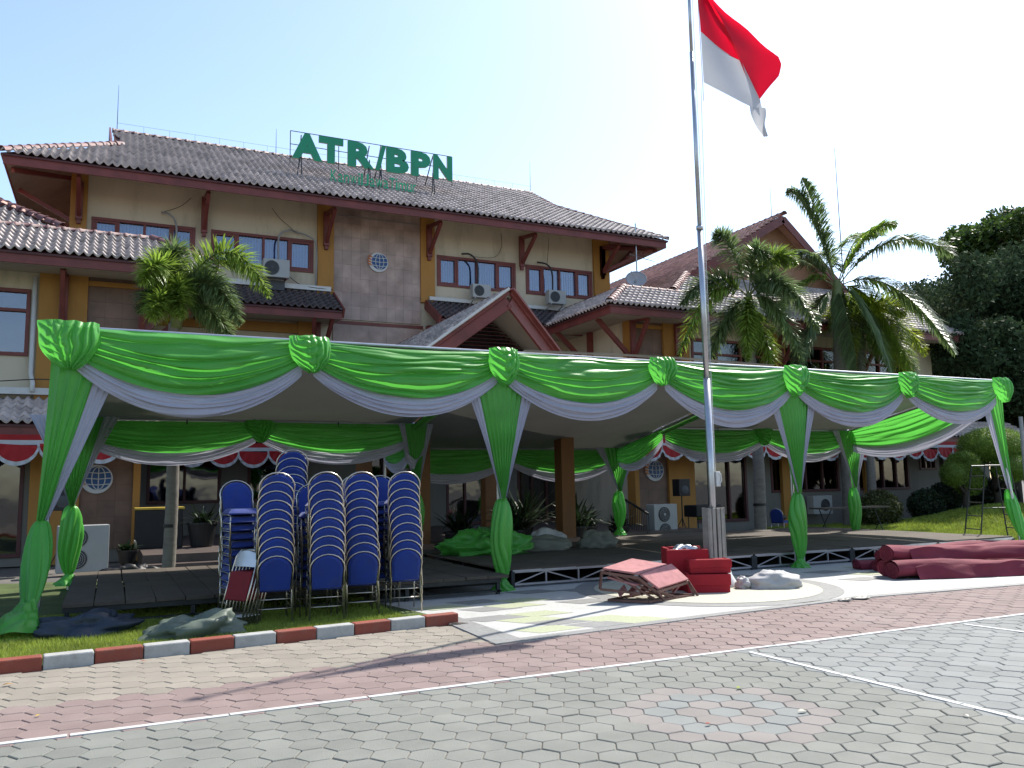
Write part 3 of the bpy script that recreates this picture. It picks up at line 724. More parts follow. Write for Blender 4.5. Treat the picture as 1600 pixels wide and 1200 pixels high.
# ---- wings (left and right mirror each other)
def wing(side):
    mx = (lambda x: x) if side < 0 else mir
    def span(a, b): a, b = mx(a), mx(b); return (min(a, b), max(a, b))
    x0, x1 = span(-13.3, .65)
    holes = []
    for (a, b, c, d) in [(-4.9, -1.80, 4.75, 6.32), (-8.6, -5.6, 4.75, 6.32), (-12.1, -9.6, 4.75, 6.32)]: holes.append((*span(a, b), c, d))
    if side > 0: holes += [(16.92, 19.15, .30, 2.95), (20.2, 23.35, 1.2, 2.95), (24.2, 26.9, 1.2, 2.95), (27.5, 28.4, 1.9, 2.95)]
    else: holes += [(-4.2, -1.75, .2, 2.7), (-8, -5.5, 1.2, 2.9)]
    w = MB(); wall_holes(w, x0, x1, 0, 3.5, YW, .25, holes, 'cream_shaded'); wall_holes(w, x0, x1, 3.5, 7.75, YW, .25, holes, 'cream')
    sx = .65 if side < 0 else 14.65
    w.box(*( (.40, .65) if side < 0 else (14.65, 14.90)), YW+.25, 26.0, 0, 7.7, 'cream')
    ex = -13.55 if side < 0 else 28.6
    w.box(ex, ex+.25, YW+.25, 38, 0, 7.7, 'cream')
    if side > 0: w.box(28.85, 31.5, YW, YW+.25, 0, 3.6, 'cream_shaded')
    B(w, 'wall')
    for i, (a, b, c, d) in enumerate(holes):
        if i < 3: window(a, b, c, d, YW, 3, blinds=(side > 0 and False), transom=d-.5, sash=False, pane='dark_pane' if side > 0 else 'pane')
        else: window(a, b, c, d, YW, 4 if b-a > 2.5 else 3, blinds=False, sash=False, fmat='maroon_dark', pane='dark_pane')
    # pilasters, stone
    a, b = span(-1.63, -.62); B(MB().box(a, b, YW-.14, YW-.001, 0, 7.6, 'ochre'), 'pilaster', bevel=.008)
    a, b = span(.50, .66); B(MB().box(a, b, YW-.14, YW+.3, 0, 7.6, 'ochre'), 'pilaster', bevel=.008)
    a, b = span(-.62, .50); stone(a, b, .3, 2.9, YW, .37, .37, 'stone_brown'); stone(a, b, 3.9, 6.5, YW, .37, .37, 'stone_brown'); stone(a, b, 6.62, 7.4, YW, .56, .4, 'stone_brown')
    B(MB().box(a, b, YW-.1, YW-.001, 6.5, 6.62, 'ochre'), 'belt_course')
    for xx in ((-5.1,), (-9.0,)): 
        a, b = span(xx[0]-.2, xx[0]-.65); B(MB().box(a, b, YW-.14, YW-.001, 0, 7.6, 'ochre'), 'pilaster')
    # front skirt roof with hip at inner end, and side return
    c0 = 2.15; sl = (7.78-6.9)/1.35
    a, b = span(-13.5, c0)
    skirt(a, b, YW, 7.78, 20.65, 6.9, 'tile_grey', pitch=.19, row=.25, hipR=1.42 if side < 0 else 0, hipL=1.42 if side > 0 else 0, ind=300 if side < 0 else 0, ridge=True, seed=5)
    # side return: slope faces the centre
    e0 = mx(c0); t0 = mx(.74); yb = 26.0
    dirx = -1 if side < 0 else 1
    P = [(e0, 20.65, 6.9), (e0, yb, 6.9), (t0, yb, 7.78), (t0, YW, 7.78)]
    r = B(MB().slab([(x, y, z-.03) for x, y, z in P], .05, 'maroon_dark'), 'skirt_roof')
    run = abs(t0-e0); c = math.hypot(run, .88)
    tile_roof(r, eave0=(e0, 20.65, 6.9), edir=(0, 1, 0), sdir=(dirx*run, 0, .88), poly=[(0, 0), (yb-20.65, 0), (yb-20.65, c), (1.35, c)], pitch=.19, row=.25, mat='tile_grey')
    caps(r, (t0, YW, 7.82), (t0, yb, 7.82)); caps(r, (e0, 20.65, 6.97), (t0, YW, 7.84), r=.13, step=.28)
    f = MB(); ex_ = e0-.09*(-dirx) if False else e0+dirx*.06
    f.box(min(ex_, ex_+dirx*.04), max(ex_, ex_+dirx*.04), 20.72, 26, 6.62, 6.87, 'maroon')
    xi = mx(.66)
    f.slab([(ex_+dirx*.06, 20.75, 6.66), (ex_+dirx*.06, 26, 6.66), (xi, 26, 6.75), (xi, 20.75, 6.75)], .02, 'soffit'); B(f, 'fascia')
    for xx in (-1.12, .58): brace(mx(xx), YW, 5.35, 20.85, 6.62, vert=1.4)
    for xx in (-5.5, -9.4): brace(mx(xx), YW, 5.35, 20.85, 6.62, vert=1.4)
    # diagonal side brace at the corner pillar
    q = MB(); q.beam((mx(.6), YW-.16, 5.45), (mx(1.95), YW-.3, 6.65), .1, .14, 'maroon'); B(q, 'brace'); q = MB(); q.beam((mx(.7), 24.2, 5.45), (mx(2.0), 24.2, 6.65), .1, .14, 'maroon'); B(q, 'brace'); q = MB(); q.box(min(mx(.66), mx(.8)), max(mx(.66), mx(.8)), 24.1, 24.3, 4.4, 6.8, 'maroon'); B(q, 'brace')
    # upper gable roof, ridge along Y
    pxk, pz_k = mx(-7.8), 11.78; cx_ = mx(-1.2); so = mx(-13.2); s2 = (11.78-7.8)/6.6
    mat = 'tile_red'
    # inner slope
    yk = 36.5
    def zc(x): return 7.8+abs(x-cx_)*s2
    hipx = cx_+dirx*2.05
    P = [(cx_, 22.05), (cx_, yk), (pxk, yk), (pxk, 23.7), (hipx, 23.7)]
    r = B(MB().slab([(x, y, zc(x)-.03) for x, y in P], .05, 'maroon_dark'), 'gable_roof')
    c = math.sqrt(1+s2*s2)
    tile_roof(r, eave0=(cx_, 22.05, 7.8), edir=(0, 1, 0), sdir=(dirx, 0, s2), poly=[(y-22.05, abs(x-cx_)*c) for x, y in P], pitch=.21, row=.28, mat=mat)
    Q = [(so, 22.05), (so, yk), (pxk, yk), (pxk, 23.7)]
    zo = lambda x: 7.8+abs(x-so)*(3.98/abs(so-pxk))
    B(MB().slab([(so, 22.05, 7.77), (so, yk, 7.77), (pxk, yk, 11.75), (pxk, 23.7, 11.75), (so-dirx*2.05, 23.7, 9.0)], .05, 'tile_red'), 'gable_roof')
    caps(r, (pxk, 23.6, 11.84), (pxk, yk, 11.84))
    caps(r, (cx_, 22.05, 7.9), (hipx, 24.0, zc(hipx)+.07), r=.14, step=.27)
    # front hip of the gable roof
    s3 = (zc(hipx)-7.8)/1.95; o2 = so-dirx*2.05
    P = [(cx_, 22.05), (so, 22.05), (o2, 24.0), (hipx, 24.0)]
    r3 = B(MB().slab([(x, y, 7.8+(y-22.05)*s3-.04) for x, y in P], .05, 'maroon_dark'), 'hip_roof')
    xl = min(cx_, so)
    tile_roof(r3, eave0=(xl, 22.05, 7.8), edir=(1, 0, 0), sdir=(0, 1, s3), poly=[(x-xl, (y-22.05)*math.sqrt(1+s3*s3)) for x, y in P], pitch=.2, row=.26, mat='tile_grey')
    # gable wall and rakes
    gm = MB(); V = [(hipx, 24.3, zc(hipx)-.1), (o2, 24.3, zc(hipx)-.1), (pxk, 24.3, 11.7)]
    if side > 0: V = [V[0], V[1], V[2]]
    gm.add([*V, *[(x, 24.5, z) for x, y, z in V]], [(0, 1, 2), (5, 4, 3), (0, 3, 4, 1), (1, 4, 5, 2), (2, 5, 3, 0)], 'terracotta'); B(gm, 'gable_wall')
    rk = MB(); rk.beam((hipx-dirx*.1, 23.72, zc(hipx)-.20), (pxk, 23.72, 11.62), .05, .30, 'maroon', up=(0, 0, 1)); rk.beam((o2, 23.72, zc(hipx)-.25), (pxk, 23.72, 11.62), .05, .30, 'maroon')
    rk.beam((hipx, 24.25, zc(hipx)-.1), (o2, 24.25, zc(hipx)-.1), .1, .25, 'maroon'); B(rk, 'rake_board')
    # lower skirt above ground floor
    a, b = span(-14.6, 1.2)
    if side < 0: skirt(-14.6, -.65 if False else .9, YW, 3.8, 20.75, 3.12, 'tile_grey', pitch=.2, row=.27, seed=9)
    else: skirt(14.4, 32.5, YW, 3.75, 20.75, 3.1, 'tile_grey', pitch=.2, row=.27, seed=9)
    f = MB(); f.box(*span(-14.6, .9), YW-.25, YW-.001, 3.85, 4.0, 'white_paint'); B(f, 'flashing')
wing(-1); wing(1)
# lintel/canopy over the recessed centre ground floor and porch slab
f = MB(); f.box(.66, 14.64, 24.4, 25.99, 2.95, 3.4, 'cream_shaded'); f.box(.66, 14.64, 24.36, 24.4, 3.0, 3.4, 'maroon'); B(f, 'porch_ceiling')
f = MB(); f.box(.66, 14.64, 18.6, 26, -.02, .34, 'porch_floor'); f.box(.66, 11.4, 18.25, 18.6, -.02, .17, 'porch_floor'); B(f, 'porch_step')
# downpipe at the left, coiled cables, ledge
f = MB(); f.tube([(-1.72, YW-.12, 6.6), (-1.72, YW-.12, 4.35), (-1.66, YW-.25, 4.1), (-1.66, YW-.3, 3.9)], .05, 'white_paint'); B(f, 'downpipe', smooth=True)
# entrance porch: gable roof with an outward leaning front
YP = 16.05
def pyf(dx): return YP+.46*abs(dx)
PS = .78; PZ = 5.75
pr = None
for sgn in (-1, 1):
    hw = 2.7
    P = [(XC, YP, PZ), (XC+sgn*hw, pyf(hw), PZ-hw*PS), (XC+sgn*hw, 24.4, PZ-hw*PS), (XC, 24.4, PZ)]
    if sgn > 0: P = P[::-1]
    r = B(MB().slab([(x, y, z-.03) for x, y, z in P], .06, 'soffit'), 'porch_roof')
    c = math.sqrt(1+PS*PS)
    poly = [(0+.05, hw*c), (24.4-YP, hw*c), (24.4-YP, 0), (.46*hw+.05, 0)]
    tile_roof(r, eave0=(XC+sgn*hw, YP, PZ-hw*PS), edir=(0, 1, 0), sdir=(-sgn, 0, PS), poly=poly, pitch=.19, row=.25, mat='tile_grey', seed=3)
    k = MB(); k.beam((XC+sgn*.02, YP-.02, PZ-.20), (XC+sgn*hw, pyf(hw)-.02, PZ-hw*PS-.20), .06, .30, 'maroon'); k.beam((XC+sgn*.02, YP-.07, PZ-.02), (XC+sgn*hw, pyf(hw)-.07, PZ-hw*PS-.02), .05, .07, 'maroon'); B(k, 'rake_board')
    k = MB(); k.beam((XC+sgn*.02, YP-.10, PZ+.06), (XC+sgn*hw, pyf(hw)-.10, PZ-hw*PS+.06), .16, .05, 'white_paint' if sgn < 0 else 'maroon'); B(k, 'rake_capping')
caps(roof, (XC, YP-.05, PZ+.03), (XC, 24.4, PZ+.03), r=.11)
lv = MB()
for i in range(22):
    z = 3.7+i*.085; hw = max(0, (PZ-.25-z)/PS)
    if hw > .05: lv.cbox((XC, 17.35, z), (2*hw, .09, .012), 'maroon_dark', Matrix.Rotation(.6, 3, 'X')); 
lv.add([(XC-2.4, 17.45, 3.6), (XC+2.4, 17.45, 3.6), (XC, 17.45, 5.45)], [(0, 1, 2)], 'black'); B(lv, 'gable_louvre')
for (x, y, w_) in [(5.9, 16.9, .36), (9.4, 16.9, .34), (5.9, 21.2, .34), (9.4, 21.2, .34)]:
    B(MB().box(x-w_/2, x+w_/2, y-w_/2, y+w_/2, 0, 3.6, 'ochre_shaded').box(x-w_/2-.06, x+w_/2+.06, y-w_/2-.06, y+w_/2+.06, 0, .42, 'stone_brown'), 'column', bevel=.01)
f = MB(); f.box(5.6, 9.7, 16.75, 16.95, 3.3, 3.62, 'maroon'); f.box(5.7, 9.6, 17.2, 24.4, 3.62, 3.66, 'soffit'); B(f, 'porch_beam')

# ridge lightning wires and rods are their own things
def rod(x, y, z0, z1, label, r=.012):
    o = MB().tube([(x, y, z0), (x, y, (z0+z1)/2), (x, y, z1)], [r, r*.8, r*.4], 'dark_steel', 6).build('lightning_rod')
    tag(o, label, 'lightning rod', 'lightning rods on the roofs')
rod(-.2, 30.4, 13.8, 15.5, 'thin lightning rod at the left end of the main ridge')
rod(5.1, 30.4, 13.8, 14.85, 'thin lightning rod on the ridge left of the green letters')
rod(15.6, 30.4, 13.8, 15.2, 'thin lightning rod at the right end of the main ridge')
rod(22.9, 24.1, 11.8, 13.1, 'thin lightning rod on the peak of the right gable')
rod(33.0, 30, 9, 18.5, 'tall thin lightning mast behind the royal palm', .03)
wr = MB(); wr.tube([(-.2, 30.35, 14.12), (15.6, 30.35, 14.12)], .004, 'dark_steel', 5)
for i in range(20): wr.tube([(-.2+i*.83, 30.35, 13.85), (-.2+i*.83, 30.35, 14.12)], .004, 'dark_steel', 5)
tag(wr.build('lightning_wire'), 'thin earthing wire on short stands along the main roof ridge', 'wire')
an = MB(); an.tube([(16.85, 24.6, 7.7), (16.87, 24.6, 10.95)], .025, 'steel'); an.tube([(16.5, 24.5, 9.75), (17.9, 24.9, 9.7)], .01, 'steel')
for i in range(6): an.tube([(16.6+i*.22, 24.2, 9.74), (16.6+i*.22, 24.95, 9.74)], .006, 'steel', 5)
tag(an.build('antenna'), 'slim television antenna mast behind the satellite dish', 'antenna')
ds = thing('satellite_dish', 'grey satellite dish sitting on the right wing tiled roof', 'satellite dish', (16.2, 23.6, 8.0))
dm = MB(); dm.lathe([(.02, -.14), (.3, -.1), (.5, -.02), (.62, .08), (.63, .09), (.5, 0), (.3, -.08), (.02, -.12)], 'dish', 24)
o = dm.build('reflector', ds, smooth=True); o.location = (-.1, -.05, .55); o.rotation_euler = (math.radians(50), math.radians(-38), 0); o.scale = (.58, .58, .58)
o = MB().tube([(0, 0, -.4), (0, 0, .35), (-.15, -.05, .5)], .03, 'steel').tube([(-.1, -.05, .5), (-.4, -.2, .8)], .012, 'steel').build('mount', ds)

# rooftop sign ---------------------------------------------------
def text_mesh(txt, size, extr, mat, emat, off=0.0, space=1.0):
    c = bpy.data.curves.new('txt', 'FONT'); c.body = txt; c.size = size; c.extrude = extr; c.offset = off; c.space_character = space; c.resolution_u = 3
    o = bpy.data.objects.new('txt', c); COL.objects.link(o)
    dg = bpy.context.evaluated_depsgraph_get(); me = bpy.data.meshes.new_from_object(o.evaluated_get(dg))
    bpy.data.objects.remove(o); 
    me.materials.clear(); me.materials.append(MATS[mat]); me.materials.append(MATS[emat])
    for p in me.polygons: p.material_index = 0 if abs(p.normal.z) > .7 and p.center.z > 0 else 1
    return me
sign = thing('rooftop_sign', 'green block letters ATR/BPN with small KanwilJawaTimur line on a roof frame', 'sign', (7.8, 26.8, 11.6))
SY = 26.75
def place_text(ch, x0, x1, z0, z1, mat='sign_green', off=.012, depth=.07, slant=0, name='letter', yy=SY):
    me = text_mesh(ch, 1.0, .5, mat, 'sign_edge', off)
    co = np.array([v.co for v in me.vertices]); mn = co.min(0); mx_ = co.max(0)
    for v in me.vertices:
        x, y, z = [(v.co[i]-mn[i])/(mx_[i]-mn[i]) for i in range(3)]
        v.co = (x0+(x1-x0)*x-7.8+slant*y, yy-26.8-depth*z, z0+(z1-z0)*y-11.6)
    me.update()
    link(name, me, sign)
for ch, a, b in [('A', 4.98, 5.98), ('T', 5.86, 6.68), ('R', 6.83, 7.76), ('/', 7.78, 8.16), ('B', 8.17, 8.98), ('P', 9.06, 9.78), ('N', 9.88, 10.60)]:
    place_text(ch, a, b, 12.34, 13.24, off=.058 if ch != '/' else .04)
small = 'KanwilJawaTimur'; xs = 6.13; widths = dict(K=.23, a=.19, n=.19, w=.27, i=.075, l=.075, J=.19, T=.22, m=.3, u=.19, r=.13)
tot = sum(widths[c] for c in small)+.035*len(small); sc = (9.07-6.13)/tot
for c in small:
    w_ = widths[c]*sc
    hgt = .38 if c in 'KJTl' else (.37 if c == 'i' else .27)
    place_text(c, xs, xs+w_, 11.52, 11.52+hgt*1.08, 'sign_small', .006, .03, name='small_letter', yy=26.15); xs += w_+.035*sc
fr = MB()
for z in (13.3, 12.85, 12.42): fr.tube([(4.95, SY+.05, z), (10.62, SY+.05, z)], .014, 'dark_steel', 6)
for x in (4.95, 6.55, 8.0, 9.3, 10.62): fr.tube([(x, SY+.05, 12.2), (x, SY+.05, 13.3)], .014, 'dark_steel', 6)
for x in (5.3, 7.6, 8.0, 9.9): fr.tube([(x, SY+.02, 12.7), (x, 26.6, 11.65)], .02, 'dark_steel', 6); fr.tube([(x, SY+.05, 12.6), (x-.25, 26.2, 11.45)], .02, 'dark_steel', 6); fr.tube([(x, SY+.05, 13.2), (x+.2, 28.2, 12.6)], .02, 'dark_steel', 6)
fr.tube([(6.1, 26.17, 11.6), (9.1, 26.17, 11.6)], .01, 'dark_steel', 6)
for v in range(len(fr.V)): fr.V[v] = (fr.V[v][0]-7.8, fr.V[v][1]-26.8, fr.V[v][2]-11.6)
fr.build('sign_frame', sign)

# ================================================================== AC UNITS
def fan_unit(name, label, loc, w, h, d, fans, rz=0, group=None, mat='ac_white', logo=False):
    t = thing(name, label, 'air conditioner', loc, rz, group)
    MB().box(-w/2, w/2, 0, d, 0, h, mat).build('casing', t, bevel=.012)
    for (fx, fz, fr_) in fans:
        k = MB(); k.lathe([(fr_, 0), (fr_, .015), (fr_*.94, .02)], 'ac_grill', 28)
        for q in range(1, 5):
            rr = fr_*q/5; n = 20; pts = [(rr*math.cos(2*PI*a/n), rr*math.sin(2*PI*a/n), .024) for a in range(n+1)]; k.tube(pts, .004, 'ac_white' if len(fans) > 1 else 'dark_steel', 4, False)
        for q in range(8): a = q*PI/4; k.beam((0, 0, .022), (fr_*math.cos(a), fr_*math.sin(a), .022), .006, .006, 'dark_steel')
        k.lathe([(fr_*.22, .018), (fr_*.2, .034)], 'ac_white' if len(fans) > 1 else 'ac_grill', 14)
        o = k.build('fan_guard', t); o.location = (fx, -.001, fz); o.rotation_euler = (PI/2, 0, 0)
    return t
a1_ = fan_unit('air_conditioner', 'white outdoor unit with big dark fan under the second upstairs window from left', (4.33, 25.35, 7.98), .78, .56, .3, [(-.14, .28, .22)])
[MB().beam((q, 0, -.02), (q, .6, -.02), .04, .04, 'maroon').build('bracket', a1_) for q in (-.3, .3)]
MB().box(-.3, .3, .28, .55, -.33, -.03, 'ac_grill').build('drip_shield', a1_)
a2_ = fan_unit('air_conditioner', 'grey outdoor unit below the third upstairs window, right of the stone panel', (11.1, 25.35, 7.9), .66, .46, .28, [(-.1, .23, .18)])
[MB().beam((q, 0, -.02), (q, .6, -.2), .03, .04, 'ac_white').build('bracket', a2_) for q in (-.25, .25)]
a3_ = fan_unit('air_conditioner', 'grey outdoor unit below the rightmost upstairs window of the main block', (14.0, 25.35, 7.92), .68, .48, .28, [(-.1, .24, .19)])
[MB().beam((q, 0, -.02), (q, .6, -.2), .03, .04, 'ac_white').build('bracket', a3_) for q in (-.25, .25)]
fan_unit('air_conditioner', 'tall white two fan unit standing on the ground beside the ramp railing', (13.68, 19.0, .04), .82, .98, .34, [(-.06, .71, .2), (-.04, .27, .2)], rz=.1)
fan_unit('air_conditioner', 'tall cream two fan unit in shade behind the left rear canopy leg', (-.42, 19.0, .04), .92, .92, .36, [(-.12, .68, .19), (-.12, .26, .19)], rz=.12)
fan_unit('air_conditioner', 'small white unit low on the right wing wall beside the folded table', (21.9, 21.4, .45), .85, .62, .32, [(.1, .31, .2)], rz=0)
def pipe(pts, label, r=.03, mat='pipe', nm='pipe'):
    P = [Vector(p) for p in pts]; out = []
    for i in range(len(P)-1):
        p0 = P[max(i-1, 0)]; p1 = P[i]; p2 = P[i+1]; p3 = P[min(i+2, len(P)-1)]
        for k in range(6):
            t = k/6; out.append(.5*((2*p1)+(-p0+p2)*t+(2*p0-5*p1+4*p2-p3)*t*t+(-p0+3*p1-3*p2+p3)*t**3))
    out.append(P[-1])
    tag(MB().tube(out, r, mat, 7).build(nm, smooth=True), label, 'pipe' if nm == 'pipe' else 'cable')
pipe([(1.1, 25.9, 9.75), (1.3, 25.75, 9.68), (1.5, 25.8, 9.4), (1.5, 25.8, 8.6), (1.5, 25.8, 8.1)], 'bent grey pipe crossing the leftmost upstairs window')
pipe([(5.0, 25.9, 9.62), (4.75, 25.75, 9.6), (4.45, 25.72, 9.35), (4.45, 25.72, 8.5)], 'bent grey pipe above the white outdoor unit at the second window')
pipe([(5.0, 25.9, 9.62), (5.35, 25.8, 9.5), (5.62, 25.8, 9.2), (5.62, 25.85, 7.9)], 'grey pipe running down beside the left ochre pilaster', .022)
pipe([(10.6, 25.9, 9.5), (10.85, 25.72, 9.45), (11.1, 25.72, 9.15), (11.1, 25.72, 8.35)], 'bent dark pipe above the unit right of the stone panel', .032, 'cable')
pipe([(13.5, 25.9, 9.5), (13.8, 25.72, 9.4), (14.0, 25.72, 9.1), (14.0, 25.72, 8.35)], 'bent dark pipe above the rightmost outdoor unit', .032, 'cable')
pipe([(4.75, 25.85, 8.2), (5.1, 25.85, 7.95), (5.5, 25.8, 7.86), (6.15, 25.82, 7.85)], 'black cable sagging from the white unit to the pilaster', .012, 'cable', 'cable')
pipe([(1.1, 25.9, 9.75), (1.6, 25.9, 10.0), (1.9, 25.9, 10.3)], 'thin cable climbing above the leftmost window', .008, 'cable', 'cable')
pipe([(4.9, 25.9, 9.68), (4.5, 25.9, 10.0), (4.25, 25.9, 10.3)], 'thin cable climbing above the second window', .008, 'cable', 'cable')
pipe([(10.9, 25.9, 9.45), (11.8, 25.9, 9.5), (12.1, 25.9, 9.9), (12.1, 25.9, 10.4)], 'thin cable climbing above the third window', .008, 'cable', 'cable')
pipe([(13.9, 25.9, 9.45), (13.95, 25.9, 9.9), (14.0, 25.9, 10.45)], 'thin cable climbing above the rightmost window', .008, 'cable', 'cable')
pipe([(-4, 21.0, 4.2), (-2.6, 20.9, 4.02), (-1.4, 20.9, 4.1), (-.4, 21.0, 4.05)], 'black cable strung above the lower left skirt roof', .012, 'cable', 'cable')

# ================================================================== BUNTING
def bunting(x0, x1, y, z, label):
    L_ = .8; n = int((x1-x0)/L_)
    t = thing('bunting', label, 'bunting', (x0, y, z), 0, 'red and white bunting along the eaves')
    top = MB(); top.grid(lambda u, v: (u*(x1-x0), .015*math.sin(u*40)-.0, -.10*v), 60, 3, 'bunting_white'); top.grid(lambda u, v: (u*(x1-x0), .02+.015*math.sin(u*40), .12-.12*v), 60, 3, 'bunting_red'); top.build('band', t, smooth=True)
    def scallop():
        m = MB()
        def f(u, v):
            a = PI*u; d = .40*v
            return (L_/2-math.cos(a)*L_*.48*(.5+.5*v) if v > 0 else L_/2-math.cos(a)*L_*.24, -.02-.02*math.sin(u*PI*9)*v-.03*v, -.09-math.sin(a)*d*.9)
        m.grid(f, 25, 7, 'bunting_red')
        def f2(u, v):
            a = PI*u; d = .36+.09*v; s = 1+.12*v
            return (L_/2-math.cos(a)*L_*.48*s, -.055-.02*math.sin(u*PI*14)*(v+.3), -.09-math.sin(a)*d)
        m.grid(f2, 41, 4, 'bunting_white')
        return m.mesh('scallop', True)
    me = scallop()
    for i in range(n):
        o = link('scallop', me, t); o.location = (i*L_, 0, random.uniform(-.02, .02)); o.rotation_euler = (random.gauss(0, .05), random.gauss(0, .05), 0)
bunting(-4.6, 1.1, 20.68, 2.75, 'red bunting with white scalloped hem along the left wing eave')
bunting(1.6, 5.6, 24.3, 2.78, 'red bunting with white scalloped hem over the recessed left windows')
bunting(14.0, 30.0, 20.68, 2.78, 'red bunting with white scalloped hem along the right wing eave')

# ================================================================== CANOPY (party tent)
tent = thing('party_canopy', 'long event canopy draped in bright green and white cloth swags with draped legs', 'canopy', (5.45, 11.8, 0))
TI = Matrix.Translation((-5.45, -11.8, 0))
def T(mb, name, smooth=True, parent=tent):
    o = mb.build(name, parent, smooth=smooth)
    if parent is tent: o.matrix_parent_inverse = TI
    return o
YF, YB1, YB2 = 11.8, 15.9, 17.9
ZT = 3.70; RS = .20
def zt(y): return ZT-(y-YF)*RS
XP = [-.55, 5.45, 11.45, 17.3]
def n3(a, b, c=0.0): return noise.noise(Vector((a, b, c)))
def ridged(t):
    return (1-abs(math.sin(PI*t)))**1.25
def swag(A, Bp, nrm, ends, mids, nf, mat, name, amp=.095, bulge=.17, sd=0.0, gather=.16, nu=48, nv=90, off=0.0, part=None):
    """cloth hung between A and Bp; ends/mids = (top drop, bottom drop) at the ends and middle"""
    A = Vector(A); Bp = Vector(Bp); nrm = Vector(nrm)
    def f(u, v):
        s = max(0.0, 4*u*(1-u)); s1 = s**.93
        vv = v
        d = (ends[0]+(ends[1]-ends[0])*vv)*(1-s1)+(mids[0]+(mids[1]-mids[0])*vv)*s1
        # fold pattern drifts slowly along the cloth
        ph = nf*(vv**(.8+.25*math.sin(sd)))+1.1*n3(u*1.6+sd, vv*2.0, sd)+.45*n3(u*3.6+sd, vv*5, sd+3)+sd*.37+.5*math.sin(sd)*(u-.5)
        h = abs(math.sin(PI*ph))**.75
        am = amp*(.35+.65*s)*(.65+.7*abs(n3(vv*5+sd, sd, 1.0)))*min(1, v*12+.2)
        o_ = off+bulge*s*math.sin(PI*min(1, v*.72+.1))+am*h*(.75+.5*n3(u*2+sd, vv*8, 9))+.012*n3(u*9+sd, vv*14, 2)
        p = A.lerp(Bp, u)
        return p+nrm*o_+Vector((0, 0, -d-.25*am*h))
    m = MB(); m.grid(f, nu, nv, mat)
    return T(m, name)
def swagpair(A, Bp, nrm, sd, k=1.0, big=1.0):
    big *= 1+.05*math.sin(sd*5.1)
    swag(A, Bp, nrm, (.02, .36*k), (.03+.05*abs(math.sin(sd*2.3)), .82*k*big), 6.2+1.3*math.sin(sd*3.3), 'cloth_green', 'green_swag', sd=sd)
    swag(A, Bp, nrm, (.30*k, .52*k), (.78*k*big, 1.12*k*big), 4, 'cloth_white', 'white_swag', sd=sd+5, amp=.06, bulge=.10, nv=50)
def knot(P, nrm, side, w, h, sd, mat='cloth_green'):
    P = Vector(P); nrm = Vector(nrm); side = Vector(side)
    def f(u, v):
        a = (u*2-1)
        hw = w/2*(1.0+.10*math.sin(PI*min(1, v*1.3)))*math.sqrt(max(.02, 1-max(0, (v-.18)/.83)**1.55))*(1+.08*math.sin(sd*9+v*5))
        U = v-.42*(1-a*a)
        f1 = abs(math.sin(PI*(4.6*U+.35*a+sd+.5*n3(a*1.5+sd, v*1.7, 2))))**.8
        f2 = abs(math.sin(PI*(3.4*a+.7*v+sd*1.7+.6*n3(a, v*2, sd+7))))**.8
        mixk = .5+.5*math.tanh(3*(a*.6+.35*math.sin(sd*3)))
        fold = f1*(1-mixk)+f2*mixk
        o_ = .03+.13*math.sqrt(max(0, 1-a*a))*(.4+.6*math.sin(PI*min(1, v*.8+.12)))+.06*fold*min(1, v*5+.3)*(1-.6*abs(a)**4)
        if v > .97: o_ *= .45
        return P+side*(a*hw+.05*math.sin(sd*7)*v+.03*n3(v*3+sd, a*2))+nrm*o_+Vector((0, 0, .015*(1-v)*(1-.6*abs(a))-v*h+.02*n3(a*3, sd, v*3)))
    m = MB(); m.grid(f, 64, 64, mat)
    return T(m, 'knot')
fn = (0, -1, 0); ex = (1, 0, 0)
kx = [-.55, 2.45, 5.45, 8.45, 11.45, 14.42, 17.3]
for i in range(6):
    swagpair((kx[i]+.08, YF-.06, ZT), (kx[i+1]-.08, YF-.06, ZT), fn, 1.3+i*2.17, 1.0, [1, 1, .98, .98, .95, .92][i])
for i, x in enumerate(kx):
    if i == 0: knot((x+.03, YF-.1, ZT+.02), fn, ex, .70, .60, .4)
    else: knot((x, YF-.1, ZT+.01), fn, ex, .55+.04*math.sin(i*2.1), .53+.05*math.sin(i*3.7), .4+i*.73)
# back rows
bn = (0, 1, 0)
def brow(xa, xm, xb, y, sd):
    z = zt(y)-.02
    for a, b, q in ((xa, xm, 0), (xm, xb, 1)):
        swag((a+.06, y, z), (b-.06, y, z), (0, -1, 0), (.02, .28), (.03, .58), 5.5, 'cloth_green', 'green_swag', sd=sd+q*1.9, nu=44, nv=64, amp=.085, bulge=.12)
        swag((a+.06, y, z), (b-.06, y, z), (0, -1, 0), (.24, .40), (.55, .80), 3.5, 'cloth_white', 'white_swag', sd=sd+q*1.9+7, nu=44, nv=40, amp=.06, bulge=.07)
    knot((xm, y-.03, z), (0, -1, 0), ex, .46, .40, sd)
brow(-.55, 2.45, 5.45, YB1, 21.0); brow(11.45, 14.42, 17.3, YB1, 33.0); brow(5.45, 8.45, 11.45, YB2, 44.0)
# side swags
def side(x, ya, yb, nx, sd, k=.8):
    A = (x, ya, zt(ya)-.02); Bq = (x, yb, zt(yb)-.02)
    swag(A, Bq, (nx, 0, 0), (.02, .36*k), (.03, .78*k), 6, 'cloth_green', 'green_swag', sd=sd, nu=36, nv=60, amp=.08)
    swag(A, Bq, (nx, 0, 0), (.32*k, .5*k), (.74*k, 1.05*k), 4, 'cloth_white', 'white_swag', sd=sd+5, nu=36, nv=22, amp=.035, bulge=.04)
side(-.55, YF+.1, YB1, -1, 51); side(17.3, YF+.1, YB1, 1, 55, 1.0); side(5.45, YB1, YB2, 1, 61, .7); side(11.45, YB1, YB2, -1, 63, .7)
